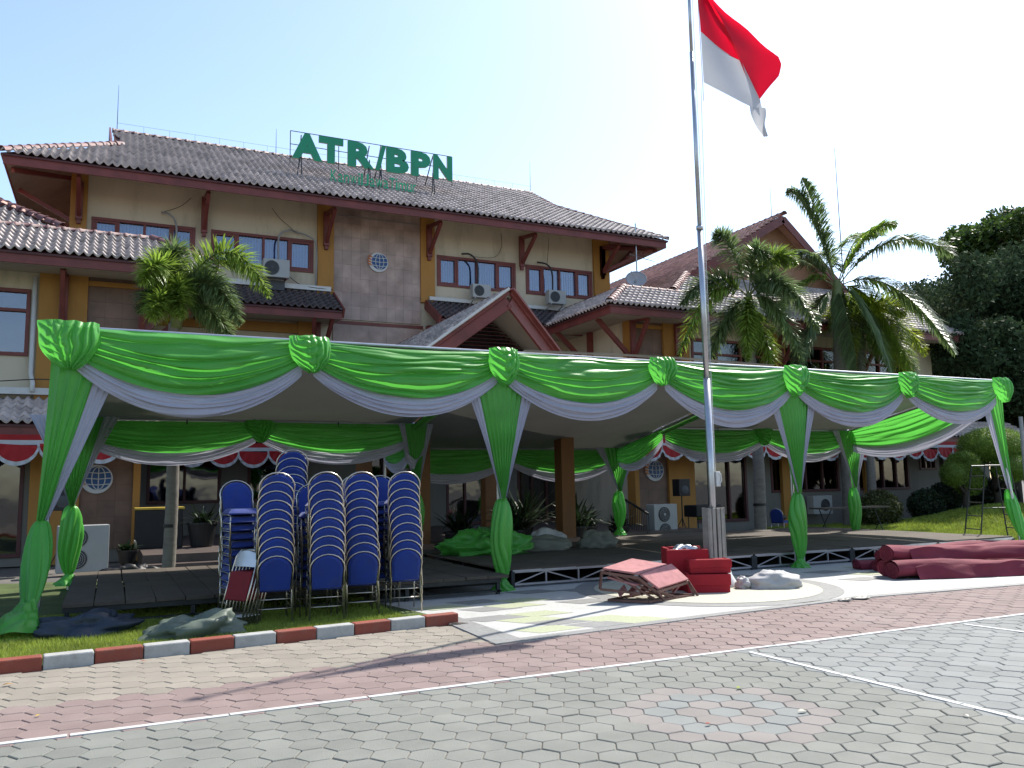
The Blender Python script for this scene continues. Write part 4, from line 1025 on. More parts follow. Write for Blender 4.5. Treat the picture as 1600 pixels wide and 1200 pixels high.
# inner bay gutter cloth
for x in (5.45, 11.45):
    m = MB(); m.grid(lambda u, v: (x+(v-.5)*.20+.02*math.sin(v*9), YF+.1+(YB1-YF-.1)*u, zt(YF+.1+(YB1-YF-.1)*u)-.13-.05*math.sin(PI*v)-.01*n3(u*20, v*4)), 40, 8, 'cloth_green'); T(m, 'gutter_cloth')
# roof sheets: monopitch tarps with a little sag
def tarp(x0, x1, y0, y1, sd, lift=.0):
    m = MB()
    def f(u, v):
        x = x0+(x1-x0)*u; y = y0+(y1-y0)*v
        return (x, y, zt(y)+lift-.10*math.sin(PI*u)*math.sin(PI*v)+.03*n3(x*1.1, y*1.3, sd)+.012*n3(x*4, y*4, sd))
    m.grid(f, 40, 30, 'tarp_roof'); T(m, 'roof_sheet')
tarp(-.53, 5.43, YF+.02, YB1+.05, 1); tarp(5.47, 11.43, YF+.02, YB2+.05, 2); tarp(11.47, 17.28, YF+.02, YB1+.05, 3)
# tube frame
fr = MB()
for x in XP:
    yb = YB1 if x in (XP[0], XP[3]) else YB2
    bx_ = {XP[0]: -.20, XP[3]: .20}.get(x, 0); fr.tube([(x+bx_, YF+(.13 if x < 17 else -.16), .0), (x, YF+.10, ZT-.03)], .03, 'steel'); fr.tube([(x, yb, .0), (x, yb, zt(yb)-.03)], .03, 'steel'); fr.tube([(x, YF, ZT-.04), (x, yb, zt(yb)-.04)], .025, 'steel')
fr.tube([(XP[0], YF, ZT-.02), (XP[3], YF, ZT-.02)], .025, 'steel'); 
for a, b, y in ((XP[0], XP[1], YB1), (XP[2], XP[3], YB1), (XP[1], XP[2], YB2)): fr.tube([(a, y, zt(y)-.02), (b, y, zt(y)-.02)], .025, 'steel')
T(fr, 'frame', False)
for i, x in enumerate([1.2, 3.9, 13.0, 15.9]):   # black tie hooks
    for y in (YB1,): T(MB().tube([(x, y-.06, zt(y)-.02), (x, y-.07, zt(y)-.16), (x+.02, y-.05, zt(y)-.2)], .012, 'black', 5), 'tie_hook', False)
# edge tape on top of the front swags (white piping of the roof sheet)
m = MB(); m.grid(lambda u, v: (8.45+(14.0-8.45)*u*.0+ (5.9+u*5.2)-8.45, YF+.02+.10*v, ZT+.045+.035*math.sin(PI*u)*(1)-.02*v+.008*n3(u*20, v)), 60, 4, 'tarp_roof'); T(m, 'sheet_hem')

# legs -------------------------------------------------------
def vleg(x, y, nrm_y, ztop, ztie, wtop, sd, skew=0.0, wl=1.0, wr=1.0, zbot=.0, puddle=1.0, left_white=True, right_white=True, mat='cloth_green'):
    """draped leg: V curtain with white edges gathered at a tie, swollen sleeve and a skirt on the floor"""
    L = thing_leg = link('leg_drape', mesh_from('hub', [(0, 0, 0), (.001, 0, 0), (0, .001, 0)], [(0, 1, 2)], (mat,)), tent)
    bpy.data.objects.remove(L)
    H = ztop-ztie
    def halfw(t, w): return w*(1-t)**1.0*.5+.045
    m = MB()
    def f(u, v):
        a = u*2-1; z = ztop-H*v
        w = halfw(v, wtop*(wl if a < 0 else wr))
        fold = ridged(4.2*a*(1)+sd+.25*n3(v*2, sd))*(.045+.03*v)*(.5+.5*v)
        return (x+skew*v*.0+a*w*.80, y+nrm_y*(.06+.05*(1-a*a)+fold), z)
    m.grid(f, 60, 36, mat)
    main = T(m, 'leg_drape')
    for sgn, on, ww in ((-1, left_white, wl), (1, right_white, wr)):
        if not on: continue
        m = MB()
        def f(u, v):
            z = ztop-H*v
            w = halfw(v, wtop*ww); s_ = .72+.42*u-.25*v*u
            fold = ridged(2.6*u+sd+sgn)*.028
            return (x+sgn*w*s_, y+nrm_y*(.09+fold+.03*v), z)
        m.grid(f, 22, 30, 'cloth_white'); o = m.build('white_edge', main, smooth=True)
    # sleeve
    m = MB(); HS = ztie-zbot-.18
    def f(u, v):
        t = 2*PI*u; z = ztie-HS*v
        r = .055+.085*math.sin(PI*min(1, v*1.05))**.6 if v < .95 else .065
        r = .05+.10*(math.sin(PI*v**.8)**.75)
        fold = abs(math.sin(PI*(8*u+.5*math.sin(v*3+sd)+.8*n3(u*3, v*2, sd))))*.034*(math.sin(PI*v)**.4+.2)
        rr = r*.88+fold
        return (x+rr*1.1*math.cos(t)+.012*math.sin(v*7+sd), y+nrm_y*.05+rr*.8*math.sin(t), z)
    m.grid(f, 72, 36, mat, closed=True); o = m.build('sleeve', main, smooth=True)
    m = MB()
    def f(u, v):
        t = 2*PI*u; z = zbot+.18*(1-v)+.006
        r = .06+.15*puddle*v**1.3
        fold = ridged(8*u+.6*math.sin(v*4+sd)+.3*n3(u*5, v*3, sd))*.05*(v+.1)
        return (x+(r+fold)*math.cos(t), y+nrm_y*.05+(r+fold)*.85*math.sin(t), max(zbot+.006, z+.05*n3(u*6, v*5, sd)*v))
    m.grid(f, 64, 16, mat, closed=True); o = m.build('hem', main, smooth=True)
    o = MB().tube([(x-.06, y+nrm_y*.12, ztie), (x, y+nrm_y*.13, ztie-.005), (x+.06, y+nrm_y*.12, ztie)], .012, mat, 6).build('tie', main, smooth=True)
    return main
vleg(XP[1], YF+.07, -1, 3.38, 1.40, 1.14, .3, puddle=.9)
vleg(XP[2], YF+.07, -1, 3.38, 1.38, 1.14, 1.7, puddle=.9)
# corner legs: gathered toward the post, one white edge
def cornerleg(x, y, sgn, ztop, ztie, w, sd, spread=.0, lean=0.0):
    main = None; m = MB(); H = ztop-ztie
    def f(u, v):
        z = ztop-H*v
        xo = (u)*(w*(1-v)+.10)-.06
        fold = ridged(4.0*u+sd+.2*n3(v*2, sd))*(.05)*(.6+.4*v)
        return (x+sgn*xo-sgn*.0+lean*(v**1.3)*.6, y-(.06+.05*math.sin(PI*u)+fold), z)
    m.grid(f, 60, 36, 'cloth_green'); main = T(m, 'leg_drape')
    m = MB()
    def f(u, v):
        z = ztop-.12-(H-.12)*v
        xo = (w*(1-v)+.04)+u*(.20*(1-v)+.05)
        return (x+sgn*xo-sgn*.02+lean*(v**1.3)*.6, y-(.08+ridged(2.6*u+sd)*.03), z)
    m.grid(f, 22, 30, 'cloth_white'); m.build('white_edge', main, smooth=True)
    m = MB()
    def f(u, v):
        t = 2*PI*u; z = ztie-(ztie-.30)*v
        r = .05+.085*(math.sin(PI*v**.85)**.7); rr = r+ridged(9*u+.4*math.sin(v*3+sd))*.024*(math.sin(PI*v)**.4+.2)
        return (x+lean*(.6+.4*v)+rr*1.0*math.cos(t), y-.06-(4.6*abs(lean)*v**1.4)+rr*.8*math.sin(t), z)
    m.grid(f, 72, 36, 'cloth_green', closed=True); m.build('sleeve', main, smooth=True)
    m = MB()
    def f(u, v):
        t = 2*PI*u; z = .30*(1-v)+.092*(sgn > 0)+.008
        r = .06+.17*v**1.2; fold = ridged(7*u+.6*math.sin(v*4+sd)+.3*n3(u*5, v*3, sd))*.05*(v+.1)
        sh = lean*(1+.9*v)
        return (x+sh+(r+fold)*math.cos(t)*(1.1), y-.06-abs(lean)*(4.6+2.2*v)+(r+fold)*math.sin(t), max(.10 if sgn > 0 else .03, z+.05*n3(u*6, v*5, sd)))
    m.grid(f, 64, 18, 'cloth_green', closed=True); m.build('hem', main, smooth=True)
cornerleg(XP[0]-.10, YF+.07, 1, 3.35, 1.28, .46, 2.2, lean=-.13)
cornerleg(XP[3]+.14, YF+.07, -1, 3.35, 1.33, .40, 4.2, lean=.05)
vleg(XP[2], YB2, -1, 2.5, 1.42, 1.1, 3.1, zbot=.33, puddle=.5); vleg(XP[3], YB1, -1, 2.85, 1.40, 1.1, 4.4, zbot=.02, puddle=.7)
vleg(XP[0], YB1, -1, 2.9, 1.40, 1.1, 5.5, zbot=.1, puddle=.9); vleg(XP[1], YB1, -1, 2.85, 1.5, .55, 6.6, zbot=.3, puddle=.5)
# white bow hanging at the inner corner
m = MB(); m.grid(lambda u, v: (5.15+.42*u-.02*math.sin(u*12), YB1-.22-.04*ridged(3*v+u), 2.42-.20*math.sin(PI*u)-.28*v*math.sin(PI*min(1, u+.1))-.15*u*(1-v)), 22, 16, 'cloth_white'); T(m, 'white_bow')

# ================================================================== STAGES
st = thing('stage', 'low left stage of loose grey boards under the canopy beside the stacked chairs', 'stage', (2.4, 13.6, 0))
x = -.46; bi = 0; bw = .342
bmeshes = []
for k in range(4):
    bm2 = MB(); bm2.box(-bw/2+.006, bw/2-.006, 0, 2.24, -.04, 0, 'deck'); bmeshes.append(bm2.mesh('board'))
while x < 5.2:
    for q, y0 in enumerate((11.38, 13.64)):
        o = link('board', bmeshes[bi % 4], st); o.location = (x+bw/2-2.4, y0-13.6+random.uniform(-.015, .015), .30+random.uniform(-.004, .004)); o.rotation_euler = (0, 0, random.gauss(0, .003)); bi += 1
    x += bw
f = MB()
for y in (-2.15, 0, 2.1): f.beam((-2.85, y, .225), (2.85, y, .225), .05, .06, 'dark_steel')
f = MB()
for y in (-2.15, 0, 2.1): MB().beam((-2.85, y, .225), (2.85, y, .225), .05, .06, 'dark_steel').build('rail', st)
for xx in (-2.8, -1.4, 0, 1.4, 2.8):
    for y in (-2.15, 0, 2.1): MB().beam((xx, y, 0), (xx, y, .19), .05, .05, 'dark_steel').build('leg', st)
MB().beam((-2.85, -2.16, .07), (2.85, -2.16, .07), .03, .03, 'dark_steel').build('rail', st)
st2 = thing('stage', 'large central stage of worn brown panels on a triangulated steel truss', 'stage', (11.5, 15, 0))
def clipx(y): return 17.5+(y-12)*.06
for i in range(10):
    for j in range(5):
        x0 = 5.62+i*1.21; y0 = 11.98+j*1.15
        x1 = x0+1.2; y1 = y0+1.14
        p = MB(); p.box(-.6, .6, -.57, .57, -.03, 0, 'deck'); o = p.build('deck_panel', st2); o.location = ((x0+x1)/2-11.5, (y0+y1)/2-15, .315+random.uniform(-.004, .004)); o.rotation_euler = (random.gauss(0, .003), random.gauss(0, .003), random.gauss(0, .003))
f = MB(); Yt = 12.0-15
xa = 5.7-11.5
for seg in range(5):
    X0 = xa+seg*2.42; X1 = X0+2.36
    f.beam((X0, Yt, .27), (X1, Yt, .27), .04, .045, 'steel'); f.beam((X0, Yt, .07), (X1, Yt, .07), .03, .03, 'steel')
    for k in range(5): xx = X0+(X1-X0)*k/4; f.beam((xx, Yt, .07), (xx, Yt, .25), .025, .025, 'steel')
    for k in range(4):
        a = X0+(X1-X0)*k/4; b_ = X0+(X1-X0)*(k+1)/4
        f.beam((a, Yt, .07 if k % 2 == 0 else .25), (b_, Yt, .25 if k % 2 == 0 else .07), .02, .02, 'steel')
    for xx in (X0, X1): f.beam((xx, Yt, -.0), (xx, Yt, .27), .06, .06, 'dark_steel')
    f.build('truss', st2); f = MB()
for xx in np.arange(xa, xa+12, 2.42):
    for yy in (-1, 1, 2.6): MB().beam((xx, yy, 0), (xx, yy, .27), .05, .05, 'dark_steel').build('leg', st2)

# ================================================================== CHAIRS
def arch(w, z0, z1, n=10):
    """tombstone outline points (x,z) from lower left over the arch to lower right"""
    r = w/2; pts = [(-r*.92, z0), (-r*.98, (z0+z1)/2)]
    zc = z1-r*.92
    for k in range(n+1): a = PI-PI*k/n; pts.append((r*math.cos(a), zc+r*.92*math.sin(a)))
    pts += [(r*.98, (z0+z1)/2), (r*.92, z0)]
    return pts
def make_chair(fmat='chrome', pad='chair_blue'):
    t = thing('banquet_chair', 'chair', 'chair')
    ly = lambda z: -.02-.10*(z-.42)/.46 if z > .42 else -.02+.0*(z)   # back leans toward -y at top
    out = arch(.40, .44, .865)
    m = MB(); n = len(out)
    V = [(x*.95, ly(z)-.016, z-.004) for x, z in out]+[(x*.95, ly(z)+.028, z-.004) for x, z in out]
    V += [(x*.80, ly(z)-.028, .44+(z-.44)*.94) for x, z in out]
    V += [(x*.80, ly(z)+.045, .44+(z-.44)*.94) for x, z in out]
    F = [(2*n+i, 2*n+i+1, i+1, i) for i in range(n-1)]+[tuple(range(3*n-1, 2*n-1, -1))]
    F += [(i, i+1, n+i+1, n+i) for i in range(n-1)]+[(n+i, n+i+1, 3*n+i+1, 3*n+i) for i in range(n-1)]+[tuple(range(3*n, 4*n))]
    m.add(V, F, pad); m.build('backrest', t, smooth=False)
    fr_ = MB(); pts = [(x, ly(z), z) for x, z in arch(.425, .42, .885)]
    fr_.tube(pts, .0098, fmat, 7); fr_.tube([(-.075, ly(.84)-.002, .845), (-.05, ly(.84)-.012, .822), (.05, ly(.84)-.012, .822), (.075, ly(.84)-.002, .845)], .006, fmat, 6)
    fr_.build('back_frame', t, smooth=True)
    for sx in (-1, 1):
        MB().tube([(sx*.197, -.02, .43), (sx*.20, -.03, .30), (sx*.208, -.075, 0)], .0105, fmat, 7).build('leg', t, smooth=True)
        MB().tube([(sx*.19, .37, .42), (sx*.192, .385, .3), (sx*.196, .41, 0)], .0105, fmat, 7).build('leg', t, smooth=True)
    s = MB()
    def f(u, v):
        a = u*2-1; b = v*2-1
        k = (1-a**6)*(1-b**6)
        return (a*.205, .19+b*.205, .435+.06*k**.35 if k > 0 else .435)
    s.grid(f, 11, 11, pad); s.box(-.2, .2, -.01, .39, .415, .434, pad); s.build('seat', t, smooth=True)
    q = MB(); q.tube([(-.19, .37, .41), (-.19, 0, .41)], .01, fmat, 6); q.tube([(.19, .37, .41), (.19, 0, .41)], .01, fmat, 6)
    q.tube([(-.2, -.04, .2), (.2, -.04, .2)], .008, fmat, 6); q.tube([(-.195, .39, .22), (-.2, -.035, .22)], .008, fmat, 6); q.tube([(.195, .39, .22), (.2, -.035, .22)], .008, fmat, 6); q.build('seat_frame', t, smooth=True)
    b_ = MB()
    for zz in (.50, .80):
        for sx in (-.11, .11): b_.lathe([(.006, 0), (.004, .006)], 'chrome', 8)
    return t
proto = make_chair(); proto.scale = (.97, .97, .90); used = False
def stack(x, y, n, rz, desc, group, dz=.1085, dx=0.0, dy=.006, z0=.03, first=0):
    global used
    for k in range(n):
        if k == 0: w = 'bottom blue banquet chair of '+desc
        elif k == n-1: w = 'topmost blue banquet chair of '+desc
        elif k < n/2: w = '%s blue chair from the bottom of %s' % (ORD[k], desc)
        else: w = '%s blue chair from the top of %s' % (ORD[n-1-k], desc)
        c, s = math.cos(rz), math.sin(rz)
        jx, jy = random.gauss(0, .003), 0
        loc = (x+jx+.010*math.sin(k*.8+x*7)+k*(dx*c-dy*s), y+jy+k*(dx*s+dy*c), z0+k*dz)
        r_ = rz+random.gauss(0, .005)
        if not used:
            proto.location = loc; proto.rotation_euler = (0, 0, r_); proto['label'] = w; proto['group'] = group; used = True
        else: copy_tree(proto, loc, r_, w, group)
G = 'blue banquet chairs stacked on the lawn'
stack(1.80, 10.36, 10, -.06, 'the front stack by the folding chairs', G, dx=.001)
stack(2.40, 10.22, 10, -.10, 'the second front stack', G, dx=-.003)
stack(2.86, 10.38, 10, -.12, 'the third front stack', G, dx=-.002)
stack(3.47, 10.50, 10, -.14, 'the rightmost front stack', G, dx=-.002)
stack(2.22, 11.55, 13, -.05, 'the tallest stack', G, dy=.004)
stack(1.50, 11.25, 10, PI+.12, 'the leftmost full stack', G, dy=-.002, dz=.1)
stack(2.40, 11.0, 9, PI-.1, 'the stack behind the second front stack', G, dy=0, dz=.105)
stack(3.00, 11.15, 10, PI-.1, 'the stack behind the third front stack', G, dy=0, dz=.105)
stack(3.42, 11.4, 10, PI-.15, 'the stack behind the rightmost front stack', G, dy=0, dz=.105)
stack(-1.28, 11.0, 4, PI/2+.3, 'the stack at the left edge', G, dz=.1)
c1 = copy_tree(proto, (17.35, 18.7, .02), -PI/2+.35, 'single blue banquet chair with a bag on it by the right wing wall', 'blue banquet chairs stacked on the lawn')
del c1['group']
# bag on the chair
def lump(name, c, dims, mat, sd, n=(40, 24), amp=.12, fold=.05, flat=.35, rz=0, label=None, cat=None, nf=7):
    m = MB(); cx, cy, cz = c; dx_, dy_, dz_ = dims; C_, S_ = math.cos(rz), math.sin(rz)
    def f(u, v):
        t = 2*PI*u; p = PI*v
        x_ = math.cos(t)*math.sin(p); y_ = math.sin(t)*math.sin(p); z_ = math.cos(p)
        k = 1+amp*n3(x_*1.8+sd, y_*1.8, z_*1.8+sd)*1.6
        k += fold*.22*abs(n3(x_*7+sd, y_*7, z_*7))+fold*.25*ridged(2.2*n3(x_*2.4, y_*2.4+sd, z_*3)+1.5*u)
        k += fold*(ridged(nf*(.5*u+.35*v)+1.8*n3(x_*1.5+sd, y_*1.5, z_*1.5)))
        X_, Y_ = x_*k*dx_/2, y_*k*dy_/2
        Z = z_*k*dz_/2
        lo = -dz_/2*flat
        if Z < lo: Z = lo; X_ *= 1.03; Y_ *= 1.03
        return (cx+X_*C_-Y_*S_, cy+X_*S_+Y_*C_, cz+Z-lo)
    m.grid(f, n[0], n[1], mat, closed=True)
    o = m.build(name, smooth=True); tag(o, label, cat); return o
lump('bag', (17.48, 18.72, .50), (.34, .26, .2), 'black', 3, label='black bag lying on the seat of the single blue chair', cat='bag')

# red folding chairs leaning together
def make_folding():
    t = thing('folding_chair', 'x', 'chair')
    w = .40
    fr_ = MB()
    for sx in (-1, 1):
        fr_.tube([(sx*w/2, 0, 0), (sx*w/2, .03, .5), (sx*w/2*.95, .05, .82), (sx*w/2*.6, .05, .9)], .0105, 'chrome', 7)
        fr_.tube([(sx*(w/2-.03), .05, 0), (sx*(w/2-.03), .035, .62)], .0105, 'chrome', 7)
    fr_.tube([(-w/2*.6, .05, .9), (w/2*.6, .05, .9)], .0105, 'chrome', 7); fr_.tube([(-w/2, 0, .12), (w/2, 0, .12)], .008, 'chrome', 7); fr_.build('frame', t, smooth=True)
    b = MB(); b.grid(lambda u, v: ((u-.5)*w*.95*(1-.25*max(0, v-.7)), .045-.025*math.sin(PI*u), .70+.19*v-.04*(2*u-1)**2*v), 9, 6, 'steel'); b.build('backrest', t, smooth=True)
    s = MB(); s.box(-w/2+.02, w/2-.02, .0, .04, .30, .64, 'chair_red'); s.build('seat', t, bevel=.015)
    return t
fp = make_folding()
for i in range(6):
    lab = ['frontmost red folding chair leaning against the blue stack', 'red folding chair second from the front of the leaning row', 'red folding chair third from the front of the leaning row',
           'red folding chair third from the back of the leaning row', 'red folding chair second from the back of the leaning row', 'rearmost red folding chair, touching the blue chair stack'][i]
    loc = (1.30+.043*i, 10.45+.022*i, .03); o = fp if i == 0 else copy_tree(fp, loc)
    o.location = loc; o.rotation_euler = (math.radians(-15), 0, math.radians(-58)); o['label'] = lab; o['group'] = 'red folding chairs leaning by the blue stacks'

# ================================================================== FLAGPOLE
fpz = thing('flagpole', 'tall grey flagpole clamped in steel channels on a white concrete base', 'flagpole', (8.36, 10.4, 0))
MB().tube([(0, 0, .2), (0, 0, 3.2)], .054, 'steel', 14).tube([(0, 0, 3.2), (0, 0, 5.6)], .045, 'steel', 14).tube([(0, 0, 5.6), (0, 0, 5.66)], .056, 'steel', 14).tube([(0, 0, 5.66), (0, 0, 8.6)], .034, 'steel', 14).tube([(0, 0, 8.6), (0, 0, 10.3)], .026, 'steel', 14).lathe([(.01, 10.28), (.06, 10.32), (.07, 10.38), (.04, 10.44), (.005, 10.46)], 'steel', 12).build('pole', fpz, smooth=True)
ch = MB()
for dx_ in (-.12, -.045, .045, .12): ch.box(dx_-.03, dx_+.03, -.085, -.06, .12, 1.2, 'channel')
for dx_ in (-.15, .15): ch.box(dx_-.012, dx_+.012, -.085, .06, .12, 1.21, 'channel')
ch.box(-.15, .15, .045, .06, .12, 1.2, 'channel'); ch.build('channel_post', fpz, bevel=.004)
MB().lathe([(.30, 0), (.29, .05), (.20, .20), (.165, .33), (.16, .36), (.05, .37)], 'white_paint', 24, (.06, .0, 0)).build('base', fpz, smooth=True)
MB().box(.055, .13, -.06, .03, 1.53, 1.76, 'white_paint').tube([(.10, -.06, 1.55), (.14, -.07, 1.62), (.13, -.07, 1.72), (.1, -.06, 1.74)], .01, 'white_paint', 6).build('cleat_box', fpz, bevel=.008)
MB().tube([(.09, 0, 1.7), (.10, 0, 5), (.16, 0, 8.0)], .0045, 'white_paint', 5).tube([(.06, -.02, 1.7), (.055, -.02, 6), (.05, -.02, 10.25)], .004, 'white_paint', 5).build('halyard', fpz)
# flag: cloth flying away to the right, folded once over itself
def lerp(a, b, t): return tuple(a[i]+(b[i]-a[i])*t for i in range(len(a)))
Hl = [(.15, 9.87), (.16, 9.43), (.18, 8.99), (.20, 8.56), (.23, 8.13)]
flag = thing('flag', 'red and white flag blowing to the right of the tall flagpole', 'flag', (8.36, 10.4, 9))
def fy(x, z, k=0): return .43*max(0, x-.15)+.06*math.sin(x*7+z*3)+k
cx_f = [(.15, 9.90), (.45, 9.66), (.70, 9.40), (.97, 8.80)]     # along the fold (upper)
A_ = {'t0': [(.17, 9.87), (.30, 9.76), (.42, 9.62), (.47, 9.60)], 't1': [(.18, 8.99), (.42, 8.90), (.62, 8.86), (.78, 8.80)] }
foldline = [(.42, 9.66), (.62, 9.40), (.80, 9.10), (.94, 8.85), (1.03, 8.66), (1.22, 8.32), (1.38, 8.03), (1.44, 7.85)]
def interp(P, t):
    f_ = t*(len(P)-1); i = min(int(f_), len(P)-2); return lerp(P[i], P[i+1], f_-i)
hoist_r = [(.16, 9.92), (.17, 9.45), (.18, 8.99)]; fold_r = [(.42, 9.66), (.66, 9.34), (.90, 8.93), (1.03, 8.66)]
hoist_w = [(.18, 8.99), (.20, 8.56), (.23, 8.13)]; fold_w = [(1.03, 8.66), (1.22, 8.32), (1.38, 8.03), (1.42, 7.84)]
def fl_patch(h_, fo, mat, name, sag=.0, belly=0.05):
    m = MB()
    def f(u, v):
        a = interp(h_, v); b = interp(fo, v); p = lerp(a, b, u)
        z = p[1]+sag*math.sin(PI*u)*(1 if v < .5 else -1)*0 - .02*math.sin(PI*u)*v
        return (p[0], -.05*(p[0]-.15)+.03*math.sin(p[0]*5+p[1]*2.5)+belly*math.sin(PI*u), z-9)
    m.grid(f, 26, 22, mat); m.build(name, flag, smooth=True)
fl_patch(hoist_r, fold_r, 'flag_red', 'red_field'); fl_patch(hoist_w, fold_w, 'flag_white', 'white_field')
m = MB(); outer = [(.44, 9.78), (.92, 9.50), (1.42, 9.20), (1.90, 8.95), (1.95, 8.80), (1.88, 8.58), (1.64, 8.32), (1.40, 8.03)]
inner = [(.36, 9.66), (.55, 9.40), (.73, 9.10), (.85, 8.90), (.95, 8.70), (1.06, 8.50), (1.20, 8.28), (1.36, 8.04)]
m.grid(lambda u, v: ((lambda p: (p[0], -.05*(p[0]-.15)+.10*math.sin(PI*u*.7)+.02*math.sin(p[0]*6-p[1]*3)+.03, p[1]-9))(lerp(interp(inner, v), interp(outer, v), u))), 24, 26, 'flag_red'); m.build('red_field', flag, smooth=True)
m = MB(); ta = [(1.13, 7.90), (1.18, 7.75), (1.28, 7.55), (1.40, 7.36)]; tb = [(1.42, 7.85), (1.45, 7.74), (1.44, 7.56), (1.49, 7.38)]
m.grid(lambda u, v: ((lambda p: (p[0], -.05*(p[0]-.15)+.05*math.sin(u*5+v*3), p[1]-9))(lerp(interp(ta, v), interp(tb, v), u))), 8, 14, 'flag_white'); m.build('white_field', flag, smooth=True)
m = MB(); m.tube([(.18, 0, .85), (.2, 0, -.87), (.20, 0, -1.2)], .006, 'white_paint', 5); m.build('toggle_rope', flag)

# ================================================================== THINGS ON THE PLAZA
# folded steel staging with pink carpet, red cloth boxes
bp = thing('folded_staging', 'folded brown metal riser steps covered with faded pink carpet lying on the plaza', 'riser', (6.75, 9.85, 0))
A_ = Vector((6.01, 9.85, .44)); B_ = Vector((6.79, 10.25, .51)); C_ = Vector((7.25, 10.0, .435)); D_ = Vector((7.35, 9.75, .235)); E_ = Vector((6.57, 9.4, .19)); F_ = Vector((6.39, 9.55, .37))
def W(p): return Vector(p)-Vector((6.75, 9.85, 0))
dn_ = Vector((0, 0, -.34))
f = MB()
def fb(p, q, w=.03, h=.035): f.beam(W(p), W(q), w, h, 'brown_frame')
for p, q in ((A_, F_), (F_, E_), (B_, C_), (C_, D_), (A_, B_), (E_, D_)): fb(p-Vector((0, 0, .02)), q-Vector((0, 0, .02)))
lowA = Vector((5.98, 9.86, .20)); lowB = Vector((6.78, 10.3, .20)); gA = Vector((6.10, 9.85, .05)); gE = Vector((6.45, 9.42, .05)); gD = Vector((7.40, 9.70, .04)); gB = Vector((6.95, 10.2, .05))
for p, q in ((A_, lowA), (B_, lowB), (gA, gE), (gE, gD), (gD, gB), (gB, gA), (D_, Vector((7.44, 9.66, .03))), (E_, gE+Vector((.25, .0, 0))), (gD, D_), (lowA, gE+Vector((-.05, .1, .1)))): fb(p, q, .028, .03)
for t_ in (.25, .5, .75):
    p = A_.lerp(F_, t_)-Vector((0, 0, .02)); q = gE.lerp(gD, t_*.6)+Vector((0, 0, .02)); fb(p, q, .022, .025)
    p = F_.lerp(E_, t_)-Vector((0, 0, .03)); q = gE.lerp(gD, .2+t_*.6); fb(p, q, .022, .025)
f.build('frame', bp)
def quad_panel(a, b, c, d, th=.028):
    n = (b-a).cross(d-a).normalized()
    if n.z < 0: n = -n
    V = [W(x_)+n*.012 for x_ in (a, b, c, d)]+[W(x_)+n*(.012+th) for x_ in (a, b, c, d)]
    m = MB(); m.add(V, [(3, 2, 1, 0), (4, 5, 6, 7), (0, 1, 5, 4), (1, 2, 6, 5), (2, 3, 7, 6), (3, 0, 4, 7)], 'pink_carpet'); m.build('carpet_panel', bp, bevel=.006)
quad_panel(A_.lerp(B_, .02), F_.lerp(C_, .02), F_.lerp(C_, .86), A_.lerp(B_, .93))
quad_panel(F_.lerp(C_, .02), E_.lerp(D_, .02), E_.lerp(D_, .97), F_.lerp(C_, .97))
quad_panel(A_.lerp(B_, .05)-Vector((-.05, 0, .12)), F_-Vector((.05, 0, .14)), F_.lerp(C_, .5)-Vector((.05, 0, .16)), A_.lerp(B_, .5)-Vector((0, 0, .14)))
for k in range(6):
    t_ = k/5; a = gA.lerp(gE, .3).lerp(gD, t_*.72)+Vector((.0, -.02, .03)); d1 = Vector((.10, -.02, .10)); d2 = Vector((.16, .30, .02))
    quad_panel(a, a+d2, a+d2+d1, a+d1, .02)
def cloth_box(loc, w, d, h, rz, label):
    t = thing('cloth_box', label, 'box', loc, rz)
    m = MB(); th = .045
    for (x0, x1, y0, y1) in ((-w/2, w/2, -d/2, -d/2+th), (-w/2, w/2, d/2-th, d/2), (-w/2, -w/2+th, -d/2+th, d/2-th), (w/2-th, w/2, -d/2+th, d/2-th)):
        def f(u, v, x0=x0, x1=x1, y0=y0, y1=y1):
            pass
        m.box(x0, x1, y0, y1, 0, h+random.uniform(-.02, .02), 'red_cloth')
    m.box(-w/2+.02, w/2-.02, -d/2+.02, d/2-.02, .02, .06, 'red_cloth')
    o = m.build('shell', t)
    md = o.modifiers.new('b', 'BEVEL'); md.width = .016; md.segments = 3
    bp_ = MB()
    for k in range(3):
        pts = [(-w/2+.02+k*w*.25, -d/2-.004, h*.2+k*.03), (0, -d/2-.012, h*(.3+.2*k)), (w/2-.03, -d/2-.004, h*(.25+.25*k))]
    m2 = MB(); m2.box(-w/2-.012, w/2+.012, -d/2-.012, -d/2+.0, h*.42, h*.99, 'red_cloth'); m2.box(w/2, w/2+.012, -d/2, d/2, h*.4, h*.98, 'red_cloth'); o = m2.build('flap', t, bevel=.005)
    return t
cloth_box((7.86, 10.02, .02), .62, .40, .27, -.42, 'deep red cloth covered box at the bottom of the pile by the flagpole')
cloth_box((7.93, 10.06, .29), .60, .38, .20, -.38, 'red cloth covered open box, second of the pile, lip folded at the flagpole')
t3 = cloth_box((7.80, 10.42, .02), .60, .42, .60, -.40, 'taller red cloth covered open box holding metal bits behind the pile')
lump('scrap_metal', (7.80, 10.42, .55), (.46, .26, .14), 'steel', 8, (40, 20), .5, .3, label='small shiny metal fittings heaped in the tall red box', cat='fittings')
lump('sack', (8.95, 9.78, .02), (.78, .42, .34), 'sack_white', 2.2, (64, 36), .14, .06, .5, rz=-.42, label='white cloth sack lying on the cream circle right of the flagpole', cat='sack', nf=9)
lump('sack', (8.52, 9.98, .02), (.20, .22, .22), 'sack_white', 6.1, (40, 24), .3, .16, .6, rz=-.3, label='crumpled knotted end of the white sack beside the flagpole base', cat='sack')
